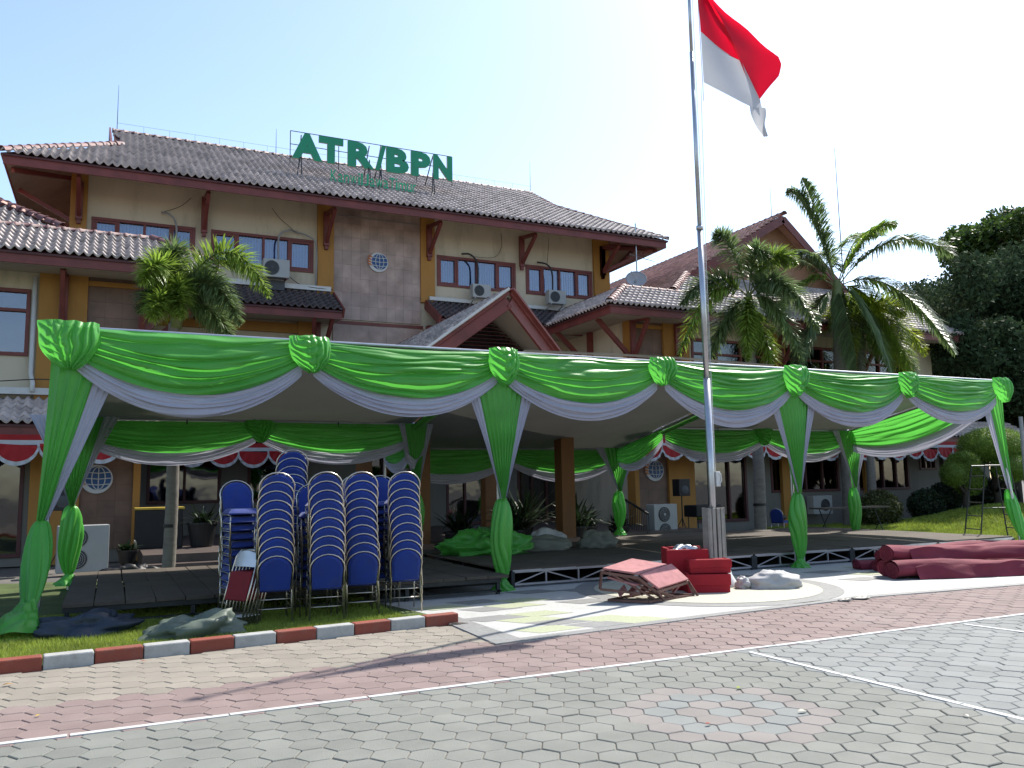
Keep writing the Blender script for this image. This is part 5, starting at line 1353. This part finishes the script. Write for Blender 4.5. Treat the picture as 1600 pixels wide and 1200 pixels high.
# carpet rolls
def roll(p, q, r, sd, label, mat='carpet_roll', squash=.8, flap=False):
    p = Vector(p); q = Vector(q); d = (q-p); L_ = d.length; d.normalize(); s = Vector((-d.y, d.x, 0)).normalized()
    m = MB()
    def f(u, v):
        t = 2*PI*u; c = p+(q-p)*v
        rr = r*(1+.16*n3(v*L_*1.1+sd, math.cos(t), math.sin(t))+.08*n3(v*L_*3, math.cos(t)*2+sd, math.sin(t)*2)+.07*ridged(v*L_*.55+u*2.5+.8*n3(v*3, u*3, sd)))
        sag = (-.05 if False else 0)
        return c+s*(rr*1.12*math.cos(t))+Vector((0, 0, max(0, rr*squash*math.sin(t)+r*squash+.035*math.sin(v*6+sd))))
    m.grid(f, 40, 60, mat, closed=True)
    # spiral end
    for e, c in ((0, p), (1, q)):
        pts = [c+s*((r*.95-.9*r*k/40)*1.1*math.cos(k*.6))+Vector((0, 0, (r*.95-.9*r*k/40)*squash*math.sin(k*.6)+r*squash))-d*(.004 if e == 0 else -.004) for k in range(40)]
        m.tube(pts, .010, mat, 5)
        n = 24; V = [c+Vector((0, 0, r*squash))]+[c+s*(r*1.08*math.cos(2*PI*k/n))+Vector((0, 0, r*squash*.98*math.sin(2*PI*k/n)+r*squash)) for k in range(n)]
        m.add(V, [(0, 1+k, 1+(k+1) % n) for k in range(n)], mat)
    if flap:
        m.grid(lambda u, v: p+d*(.3+u*(L_-.5))-s*(r*1.05+.14*v-.05*v*v)+Vector((0, 0, r*1.15*(1-v)+.012+.09*abs(n3(u*5+sd, v*2))*(1-v)))-s*(.07*n3(u*7+sd, v)), 50, 10, mat)
    o = m.build('carpet_roll', smooth=True); tag(o, label, 'carpet', 'dark red carpet rolls piled on the plaza'); return o
roll((11.25, 9.65, .02), (15.2, 8.5, .02), .165, 1, 'dark red carpet roll lying nearest the paving at the pile bottom', flap=True)
roll((11.45, 9.95, .02), (16.0, 9.4, .02), .17, 2, 'dark red carpet roll on the ground behind the nearest roll')
roll((11.38, 9.85, .27), (15.6, 9.0, .24), .16, 3, 'dark red carpet roll resting on top of the front two rolls', flap=True)
roll((11.95, 11.0, .02), (14.2, 10.3, .02), .115, 4, 'thin dark red carpet roll sticking out at the left of the pile')
roll((12.0, 10.5, .20), (16.3, 10.6, .22), .12, 5, 'dark red carpet roll at the back, ending near the right canopy leg')
roll((12.0, 10.6, .02), (16.4, 10.3, .02), .12, 6, 'dark red carpet roll on the ground under the back roll')
# tarps on the lawn
lump('tarp_bundle', (-.18, 10.85, .03), (1.05, .6, .34), 'tarp_navy', 4, (60, 36), .3, .14, .25, rz=.15, label='crumpled dark navy tarpaulin on the lawn beside the left canopy leg', cat='tarpaulin', nf=6)
lump('tarp_bundle', (.95, 9.98, .03), (.92, .46, .36), 'tarp_olive', 9, (60, 36), .35, .16, .3, rz=.12, label='folded olive green tarpaulin behind the kerb near the red folding chairs', cat='tarpaulin', nf=6)
# cloth heaps on stage
lump('cloth_heap', (6.45, 14.9, .32), (1.35, .8, .62), 'cloth_green', 12, (90, 50), .35, .30, .2, rz=-.3, label='rumpled heap of green cloth on the stage left of the middle leg', cat='cloth', nf=16)
lump('sack', (7.75, 15.0, .32), (1.2, .6, .42), 'sack_grey', 14, (50, 30), .2, .08, .3, rz=-.3, label='long dull green grey bundle on the stage right of the middle leg', cat='sack')
lump('sack', (8.35, 15.9, .32), (.8, .6, .55), 'sack_white', 16, (50, 30), .25, .1, .3, rz=-.3, label='pale sack behind the long bundle on the stage', cat='sack')
lump('sack', (9.0, 14.9, .32), (.75, .55, .48), 'sack_grey', 18, (50, 30), .25, .1, .3, rz=-.3, label='pale grey sack at the right end of the bundles on the stage', cat='sack')
lump('sack', (7.1, 16.0, .32), (.7, .5, .6), 'sack_grey', 19, (50, 30), .25, .1, .3, label='grey sack behind the green cloth heap', cat='sack')
lump('bag', (.25, 16.2, .1), (.7, .4, .36), 'black', 22, (40, 24), .3, .15, .3, label='black sack behind the left stage near the palm trunk', cat='bag')
lump('bag', (-.1+.75, 16.3, .1), (.5, .4, .34), 'black', 23, (40, 24), .3, .15, .3, label='black plastic bag just left of the palm trunk foot', cat='bag')
# loudspeakers
def speaker(x, y, z, label):
    t = thing('loudspeaker', label, 'loudspeaker', (x, y, z))
    MB().box(-.2, .2, -.17, .17, 0, .5, 'black').build('cabinet', t, bevel=.015); MB().lathe([(.13, 0), (.11, .012), (.03, .02)], 'ac_grill', 20).build('cone', t)
    for c in t.children:
        if c.name.startswith('cone'): c.location = (0, -.172, .18); c.rotation_euler = (PI/2, 0, 0)
    s = thing('speaker_stand', 'black tripod stand carrying the '+label.split(' ', 1)[1], 'stand', (x, y, 0))
    MB().tube([(0, 0, .3), (0, 0, z)], .018, 'black', 8).build('pole', s)
    for k in range(3): a = k*2*PI/3+.4; MB().tube([(0, 0, .55), (.32*math.cos(a), .32*math.sin(a), .01)], .012, 'black', 6).build('leg', s)
speaker(15.35, 20.5, 1.2, 'black loudspeaker in front of the right ochre pilaster')
speaker(.05-.9, 19.8, 1.25, 'black loudspeaker by the left wing stone panel')
mx_ = thing('equipment_case', 'black covered table with equipment beside the white two fan unit', 'table', (15.4, 19.6, 0))
MB().box(-.45, .45, -.3, .3, .62, .95, 'black').build('cover', mx_, bevel=.03)
for a in (-.35, .35):
    for b_ in (-.22, .22): MB().tube([(a, b_, 0), (a, b_, .62)], .015, 'dark_steel', 6).build('leg', mx_)
ct = thing('counter', 'black covered counter with a yellow top edge left of the palm trunk', 'counter', (1.05, 21.0, .34))
MB().box(-.5, .5, -.3, .3, 0, .86, 'black').build('body', ct, bevel=.02)
MB().box(-.52, .52, -.32, .32, .862, .91, 'yellow_paint').build('top', ct, bevel=.006)
# ramp railing
rl = thing('ramp_railing', 'dark metal railing sloping beside the white two fan unit', 'railing', (12.9, 19.2, 0))
f = MB(); f.beam((.2, .9, 1.15), (-.2, -.8, .80), .04, .05, 'dark_steel'); f.beam((.2, .9, .25), (-.2, -.8, .08), .03, .03, 'dark_steel'); f.build('rail', rl)
for k in range(14): t_ = k/13; MB().beam((.2-.4*t_, .9-1.7*t_, .25-.17*t_), (.2-.4*t_, .9-1.7*t_, 1.15-.35*t_), .016, .016, 'dark_steel').build('baluster', rl)
# folding table by right wing
tb = thing('folding_table', 'plank topped folding table in front of the right wing near the round bush', 'table', (18.7, 17.3, 0), -.10)
MB().box(-1.15, 1.15, -.3, .3, .80, .84, 'deck').build('table_top', tb)
for a in (-.95, .95): MB().tube([(a, -.25, 0), (a+.1, .25, .8)], .014, 'dark_steel', 6).tube([(a, .25, 0), (a+.1, -.25, .8)], .014, 'dark_steel', 6).build('leg', tb)
# metal trestle ladder at right
sc_ = thing('scaffold_ladder', 'dark metal trestle scaffold standing beside the right front canopy leg', 'scaffold', (18.5, 12.9, .0), -.35)
f = MB()
for (xa_, xb) in ((-.62, -.30), (.52, .30)):
    for yy in (-.3, .3): f.tube([(xa_, yy, 0), (xb, yy*.8, 1.86)], .016, 'dark_steel', 7)
f.tube([(-.3, -.24, 1.86), (.3, -.24, 1.86)], .018, 'dark_steel', 7); f.tube([(-.3, .24, 1.86), (.3, .24, 1.86)], .018, 'dark_steel', 7)
f.build('frame', sc_)
for k in range(6):
    z = .12+k*.30; t_ = z/1.86
    for (xa_, xb) in ((-.62, -.30), (.52, .30)):
        xx = xa_+(xb-xa_)*t_; yy = .3-.06*t_; MB().tube([(xx, -yy, z), (xx, yy, z)], .012, 'dark_steel', 6).build('rung', sc_)
MB().tube([(-.62, -.3, .12), (.52, -.3, .12)], .012, 'dark_steel', 6).tube([(-.5, -.28, .9), (.42, -.27, .9)], .01, 'dark_steel', 6).build('tie_bar', sc_)
rp = [(.55-.05*k, -.35-.02*k, .95-.09*k+.02*math.sin(k)) for k in range(11)]
MB().tube([(.3, -.28, 1.2), (.35, -.35, .6), (.5, -.5, .25), (.9, -.8, .05)], .02, 'cable', 6).build('rope', sc_)
# tall pale post at the right picture edge
tag(MB().tube([(21.45, 14.0, 0), (21.45, 14.0, 3.15)], .05, 'pipe', 10).build('pipe_post'), 'slim pale grey pipe post at the right picture edge', 'post')

# ================================================================== POTTED PLANTS
def strap_leaf(m, base, a, L_, w, droop, mat, n=5):
    d = Vector((math.cos(a), math.sin(a), 0)); s = Vector((-d.y, d.x, 0)); V = []; F = []
    el = random.uniform(.5, 1.35)
    for i in range(n+1):
        t = i/n; p = Vector(base)+d*(L_*t*math.cos(el)+.0)+Vector((0, 0, L_*t*math.sin(el)-droop*t*t*L_))
        ww = w*(math.sin(PI*min(1, t*.85+.12)))
        V += [p-s*ww/2, p+s*ww/2]
    for i in range(n): F.append((2*i, 2*i+1, 2*i+3, 2*i+2))
    m.add(V, F, mat)
def potplant(x, y, z, r, h, lh, label, n=46, mat='leaf_pot'):
    t = thing('potted_plant', label, 'plant', (x, y, z))
    MB().lathe([(r*.7, 0), (r*.75, .02), (r, h*.92), (r*1.08, h*.93), (r*1.08, h), (r*.95, h), (r*.95, h*.9), (.01, h*.9)], 'pot', 20).build('pot', t, smooth=False)
    m = MB()
    for k in range(n): strap_leaf(m, (random.gauss(0, r*.3), random.gauss(0, r*.3), h*.9), random.uniform(0, 2*PI), lh*random.uniform(.6, 1.1), .07, random.uniform(.2, .6), mat)
    m.build('leaves', t)
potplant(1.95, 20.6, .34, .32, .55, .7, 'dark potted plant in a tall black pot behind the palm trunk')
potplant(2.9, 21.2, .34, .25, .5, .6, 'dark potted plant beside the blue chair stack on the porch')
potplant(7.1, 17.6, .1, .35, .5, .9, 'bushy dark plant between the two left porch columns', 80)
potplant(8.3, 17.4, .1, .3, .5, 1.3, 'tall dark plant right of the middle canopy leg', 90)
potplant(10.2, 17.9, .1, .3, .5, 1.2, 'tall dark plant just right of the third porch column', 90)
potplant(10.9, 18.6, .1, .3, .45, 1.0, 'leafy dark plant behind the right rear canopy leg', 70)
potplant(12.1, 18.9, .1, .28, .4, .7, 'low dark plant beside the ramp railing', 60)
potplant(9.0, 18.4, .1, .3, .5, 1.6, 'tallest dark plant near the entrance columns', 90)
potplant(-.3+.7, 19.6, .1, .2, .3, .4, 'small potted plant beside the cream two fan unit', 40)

# ================================================================== TREES
def quads_mesh(name, C, A, Bv, mat, parent):
    n = len(C); V = np.empty((n, 4, 3)); V[:, 0] = C-A; V[:, 1] = C-Bv*.5; V[:, 2] = C+A; V[:, 3] = C+Bv*.5
    me = bpy.data.meshes.new(name); me.vertices.add(n*4); me.vertices.foreach_set('co', V.ravel())
    me.loops.add(n*4); me.loops.foreach_set('vertex_index', np.arange(n*4)); me.polygons.add(n)
    me.polygons.foreach_set('loop_start', np.arange(n)*4); me.polygons.foreach_set('loop_total', np.full(n, 4)); me.materials.append(MATS[mat]); me.update()
    return link(name, me, parent)
def leafcloud(parent, blobs, n, size, mat, name='crown', shell=.55, asp=.5):
    """blobs: (cx,cy,cz,rx,ry,rz) in local coordinates"""
    w = np.array([b[3]*b[4]+b[4]*b[5]+b[3]*b[5] for b in blobs]); idx = rng.choice(len(blobs), n, p=w/w.sum()); Bl = np.array(blobs)[idx]
    d = rng.normal(size=(n, 3)); d /= np.linalg.norm(d, axis=1)[:, None]
    r = (shell+(1-shell)*rng.random(n)**.6)*(1+rng.normal(0, .06, n))
    C = Bl[:, :3]+d*r[:, None]*Bl[:, 3:6]
    a = rng.normal(size=(n, 3))+d*.4; a /= np.linalg.norm(a, axis=1)[:, None]
    b = np.cross(a, rng.normal(size=(n, 3))); b /= np.linalg.norm(b, axis=1)[:, None]
    s = size*rng.uniform(.6, 1.3, n)[:, None]
    return quads_mesh(name, C, a*s*.5, b*s*asp, mat, parent)
def clumps(cx, cy, cz, rx, ry, rz, n, rs, seed=0, squash=.7):
    rr = random.Random(seed); out = []
    for k in range(n):
        while True:
            v = Vector((rr.gauss(0, 1), rr.gauss(0, 1), rr.gauss(0, 1))).normalized()
            if v.z > -.55: break
        t = rr.uniform(.55, 1.0); q = rs*rr.uniform(.6, 1.3)
        out.append((cx+v.x*rx*t, cy+v.y*ry*t, cz+v.z*rz*t, q, q, q*squash))
    return out
def broad_tree(x, y, h, trunk_r, blobs, n, size, mat, label, name='tree'):
    t = thing(name, label, 'tree', (x, y, 0))
    m = MB(); m.tube([(0, 0, -.1), (.1, 0, h*.25), (.2, .1, h*.5), (.1, .1, h*.8)], [trunk_r, trunk_r*.8, trunk_r*.5, trunk_r*.15], 'bark', 10)
    for k in range(9):
        b_ = blobs[(k*7) % len(blobs)]; z0 = h*random.uniform(.25, .5)
        m.tube([(.1, 0, z0), (b_[0]*.5, b_[1]*.5, (z0+b_[2])*.5), (b_[0], b_[1], b_[2])], [trunk_r*.4, trunk_r*.22, .03], 'bark', 6)
    m.build('trunk', t, smooth=True)
    leafcloud(t, blobs, n, size, mat, shell=.25)
    return t
broad_tree(37.2, 25.0, 12, .45, clumps(0, 0, 6.4, 6.2, 5.5, 5.4, 60, 1.6, 3)+clumps(-3, -1, 4, 3.5, 3.5, 3.8, 16, 1.4, 31)+clumps(-7.0, -3.6, 7.2, 1.7, 1.3, 3.0, 16, 1.0, 37), 120000, .22, 'leaf_dark', 'large dense dark green tree at the right behind the clipped trees')
broad_tree(45.6, 29, 14, .5, clumps(0, 0, 13.9, 3.4, 3.4, 3.2, 30, 1.1, 5), 26000, .30, 'leaf_mid', 'bright green tree rising behind the dense dark tree')
broad_tree(44, 38, 12, .5, clumps(0, 0, 7, 8, 5, 5, 30, 2.2, 8), 20000, .5, 'leaf_dark', 'dark tree in the far right background')
broad_tree(31.5, 33, 9, .3, clumps(0, 0, 6.5, 3.0, 3, 3.2, 24, 1.2, 11), 12000, .35, 'leaf_dark', 'small dark tree behind the right wing roof')

# topiary
def topiary(x, y, blobs, label, n=26000, size=.07, mat='leaf_topiary'):
    z0 = mound_z(x, y) if 19 < x < 40 else 0
    t = thing('topiary_tree', label, 'tree', (x, y, z0))
    m = MB()
    m.tube([(0, 0, -.1), (.05, 0, .5), (-.05, .05, 1.2), (.05, 0, 1.8)], [.12, .1, .08, .05], 'bark', 8)
    for b_ in blobs: m.tube([(0, 0, .5), (b_[0]*.6, b_[1]*.6, b_[2]*.6+.1), (b_[0], b_[1], b_[2])], [.06, .045, .03], 'bark', 6)
    m.build('trunk', t, smooth=True)
    for b_ in blobs:
        cg = MB(); cg.grid(lambda u, v, b_=b_: (b_[0]+b_[3]*.86*math.cos(2*PI*u)*math.sin(PI*v), b_[1]+b_[4]*.86*math.sin(2*PI*u)*math.sin(PI*v), b_[2]+b_[5]*.86*math.cos(PI*v)), 16, 10, 'leaf_topiary', closed=True)
        cg.build('foliage_core', t, smooth=True)
        leafcloud(t, [b_], max(1500, int(n*(b_[3]**2)/sum(q[3]**2 for q in blobs))), size, mat, 'foliage_ball', shell=.86, asp=.22)
    return t
topiary(26.6, 18.4, [(0, 0, 2.0, 1.15, 1.0, .62), (.9, -.3, 1.45, .7, .7, .5), (-.25, -.8, 1.25, .62, .6, .42), (1.1, .3, 1.9, .7, .7, .5)], 'tall cloud pruned tree with rounded green pads behind the right canopy leg', 42000)
topiary(24.9, 18.3, [(0, 0, 1.45, .50, .5, .42), (-.45, 0, 1.15, .42, .42, .40), (.35, .1, .95, .5, .5, .5), (-.1, -.1, 1.6, .35, .35, .25)], 'smaller cloud pruned tree left of the tallest one', 22000)
topiary(28.6, 17.8, [(0, 0, 1.0, .8, .8, .45), (.8, 0, .6, .6, .6, .4)], 'clipped green pad bush at the far right edge', 16000)
def bush(x, y, z, r, h, label, mat='leaf_bush', n=9000, size=.08):
    t = thing('bush', label, 'bush', (x, y, z)); b_ = (0, 0, h/2, r, r, h/2*1.05)
    MB().tube([(0, 0, -.1), (0, 0, h*.5)], .05, 'bark', 6).build('stem', t)
    cg = MB(); cg.grid(lambda u, v: (b_[3]*.88*math.cos(2*PI*u)*math.sin(PI*v), b_[4]*.88*math.sin(2*PI*u)*math.sin(PI*v), b_[2]+b_[5]*.88*math.cos(PI*v)), 18, 12, mat, closed=True); cg.build('foliage_core', t, smooth=True)
    leafcloud(t, [b_], n, size, mat, 'foliage', shell=.85, asp=.45); return t
bush(22.0, 19.2, .05, .66, 1.15, 'round variegated bush beside the folding table')
bush(24.3, 19.3, .2, .55, 1.0, 'dark clipped bush below the smaller cloud pruned tree', 'leaf_pot', 7000)
bush(25.6, 19.6, .3, .5, 1.1, 'dark clipped bush behind the mound centre', 'leaf_pot', 7000)
bush(28.2, 19.8, .2, .9, 1.3, 'dark green hedge clump behind the mound at right', 'leaf_pot', 9000, .1)

# palms ------------------------------------------------------------
SR = Vector((.9017, -.4324, 0)); FD = Vector((.4324, .9017, 0)); ZU = Vector((0, 0, 1))
def frond(m, base, tip, lift, nleaf, leaflen, style, mat, seed, w=.028, rr=.022):
    rd = random.Random(seed)
    base = Vector(base); tip = Vector(tip); ctl = (base+tip)/2+ZU*lift
    def P(t): return base*(1-t)**2+ctl*2*t*(1-t)+tip*t*t
    def D(t): return ((ctl-base)*(1-t)+(tip-ctl)*t).normalized()
    m.tube([P(i/10) for i in range(11)], [rr*(1-.85*i/10) for i in range(11)], 'rachis', 6)
    for i in range(nleaf):
        t = .14+.86*(i/nleaf)**.95; p = P(t); d = D(t)
        side = d.cross(ZU); side = side.normalized() if side.length > .05 else SR.copy()
        up = side.cross(d).normalized()
        env = math.sin(PI*min(1, .12+t*.88))**.55; L_ = leaflen*env*rd.uniform(.8, 1.1)
        for s in (-1, 1):
            if style == 'plume':
                a = rd.uniform(0, 2*PI); out = side*math.cos(a)+up*math.sin(a); dirv = (out*.9+d*rd.uniform(.35, .7)-ZU*.12).normalized(); droop = .22
            else:
                out = side*s+up*rd.uniform(.15, .5); dirv = (out*.8+d*rd.uniform(.4, .65)-ZU*rd.uniform(0, .15)).normalized(); droop = rd.uniform(.35, .75)
            wv = dirv.cross(ZU if abs(dirv.z) < .9 else SR).normalized()*w*rd.uniform(.8, 1.2)
            wv = (wv+ZU*rd.uniform(-.4, .4)*w)
            p1 = p+dirv*L_*.5-ZU*droop*L_*.18; p2 = p+dirv*L_*.92-ZU*droop*L_*.75
            m.add([p-wv*.35, p+wv*.35, p1+wv*.5, p1-wv*.5, p2], [(0, 1, 2, 3), (3, 2, 4)], mat)
def palm(x, y, hz, r, fronds, scale, label, style, mat, nleaf, leaflen, shaft=None, w=.028, seed=0, group=None, zb=0.0):
    t = thing('palm_tree', label, 'palm tree', (x, y, zb))
    m = MB(); pts = []; rs = []; n = 40
    for i in range(n+1):
        z = hz*i/n; pts.append((.03*math.sin(z), .02*math.cos(z*1.3), z)); rs.append(r*(1.12-.22*i/n)*(1+.02*((i % 2)*2-1)))
    m.tube(pts, rs, 'palm_trunk', 16); m.build('trunk', t, smooth=True)
    if shaft: MB().tube([(0, 0, hz-.1), (.02, 0, hz+shaft*.3), (.02, 0, hz+shaft*.8), (0, 0, hz+shaft)], [r*1.0, r*1.05, r*.6, r*.3], 'rachis', 14).build('crownshaft', t, smooth=True)
    b0 = Vector((0, 0, hz+(shaft or 0)*.75))
    for i, (a, b_, c, lf) in enumerate(fronds):
        q = MB(); tip = b0+SR*(a*scale)+ZU*(b_*scale)+FD*c
        frond(q, b0, tip, lf, nleaf, leaflen, style, mat if not isinstance(mat, list) else mat[i % len(mat)], seed*100+i, w); q.build('frond', t)
    return t
# frond tips in decimetre-like units: (right, up, away, arch)
palm(1.02, 16.75, 4.75, .105, [(-1.6, 5.2, .3, .9), (-.2, 4.6, -.3, 1.1), (11.5, 0.2, -.2, 1.9), (8.5, -3.2, -.4, 1.2), (-.6, .5, -1.3, 1.1), (-2.6, -1.8, -.6, .8), (3, -3.0, -1.0, .9), (2, 1, 1.4, 1.3), (-3.0, 1.0, .8, 1.2), (5.5, -1.0, .8, 1.5), (.5, -3.2, -1.3, .5), (6.5, -4.2, .1, .6)],
     .118*1.35, 'bushy foxtail palm in front of the left wing, crown above the canopy', 'plume', ['palm_leaf', 'palm_leaf_dark'], 250, .52, .5, .030, 1)
palm(16.3, 18.25, 6.3, .15, [(-5.5, -.6, 0, 1.3), (-6.0, -5.0, -.3, 2.0), (-2.5, 5.0, 0, 1.2), (1.0, 3.0, -.5, 1.3), (4.0, 2.6, 0, 1.4), (5.5, -3.0, 0, 1.9), (3.5, -5.5, -.6, 1.3), (-1, -5.5, -.9, .8), (-3.5, -5.5, .2, .9), (.5, -4.5, 1.2, .9), (1.5, -6.2, -.3, .3), (2.4, -1, -1.4, 1.0)],
     .36, 'foxtail palm with bushy drooping fronds just right of the flagpole', 'plume', ['palm_leaf_dark', 'palm_leaf', 'palm_leaf_dark'], 250, .62, .7, .038, 2)
palm(21.9, 20.2, 7.2, .25, [(-2.0, 8.0, 0, .9), (-2.8, 7.4, .4, 1.6), (4.2, 4.3, -.3, 1.2), (8.4, 2.2, 0, 2.1), (7.5, -5.0, -.4, 2.3), (5.5, -6.8, .4, 2.2), (2.6, -6.5, -.8, 1.6), (-5.3, 1.5, .2, 1.5), (-5.3, -4.2, 0, 2.2), (-3.6, -7.0, -.3, 1.5), (.3, -7.0, -1.0, 1.2), (4.6, 4.6, 1.5, 1.6), (-1, 3, 2.0, 1.4)],
     .48, 'tall royal palm with long arching fronds against the bright sky', 'flat', ['palm_leaf_dark', 'palm_leaf_dark', 'palm_leaf'], 185, 1.1, 1.1, .038, 3)
palm(23.3, 20.6, 6.1, .14, [(5.2, -1.8, 0, 1.8), (3.5, 1.5, -.3, 1.3), (-1.5, 2.2, 0, 1.0), (-3.5, .2, -.5, 1.4), (-2.6, -3.4, -.6, 1.2), (1.5, -3.4, -.9, 1.2), (3.8, -4.0, 0, 1.3), (.5, 1.6, -1.2, 1.1), (5.0, -3.4, .6, 2.0), (1.5, 2.5, 1, 1.0)],
     .43, 'smaller yellow green palm right of the royal palm above the canopy', 'plume', ['palm_leaf_yellow', 'palm_leaf_yellow', 'palm_leaf'], 190, .75, .6, .042, 4)
bd = MB(); bd.tube([(0, 0, 0), (0, 0, .06)], .118, 'black', 14); 
for v in range(len(bd.V)): bd.V[v] = (bd.V[v][0]+1.02, bd.V[v][1]+16.75, bd.V[v][2]+.95)
tag(bd.build('strap'), 'black strap tied round the trunk of the left palm', 'strap')
bd = MB(); bd.tube([(16.3, 18.25, .92), (16.3, 18.25, .99)], .172, 'black', 14); tag(bd.build('strap'), 'black strap tied round the trunk of the palm by the single blue chair', 'strap')

# ================================================================== SMALL THINGS ON THE GROUND
def leaf_litter(x, y, s, rz, label, mat='dry_leaf', z=.03):
    m = MB(); m.grid(lambda u, v: ((u-.5)*s, (v-.5)*s*.4*math.sin(PI*min(1, u+.05)), s*.10*math.sin(u*4)), 6, 4, mat)
    o = m.build('fallen_leaf', smooth=True); o.location = (x, y, z); o.rotation_euler = (.12, 0, rz); tag(o, label, 'leaf')
leaf_litter(4.42, 5.28, .075, .4, 'yellow green leaf on paving at the top of the flower pattern', 'palm_leaf_yellow')
leaf_litter(4.35, 4.55, .085, 0, 'pale curled leaf on the right of the flower pattern', 'sign_edge')
leaf_litter(3.6, 4.62, .06, .2, 'reddish leaf near the middle of the flower pattern', 'kerb_red')
leaf_litter(-.7, 8.35, .09, .3, 'brown leaf on the tan paving at the left picture edge')
leaf_litter(.35, 8.8, .06, .1, 'small red brown leaf by the kerb at the left', 'kerb_red')
leaf_litter(-.4, 7.1, .05, .9, 'tiny yellow leaf on pink paving at the left edge', 'yellow_paint')
leaf_litter(5.2, 3.95, .06, 1.2, 'pale leaf on grey paving at the lower right', 'sign_edge')
lump('stone_chip', (3.68, 9.22, .0), (.22, .12, .07), 'bark', 31, (16, 10), .3, .1, .3, label='dark rubble lump at the right end of the kerb', cat='rubble')
for (x, y, s, l) in [(8.75, 8.28, .16, 'left broken concrete lump at the plaza edge'), (9.1, 8.32, .24, 'right broken concrete lump at the plaza edge')]:
    lump('stone_chip', (x, y, .02), (s, s*.6, .05), 'channel', x, (18, 10), .4, .2, .3, label=l, cat='rubble')
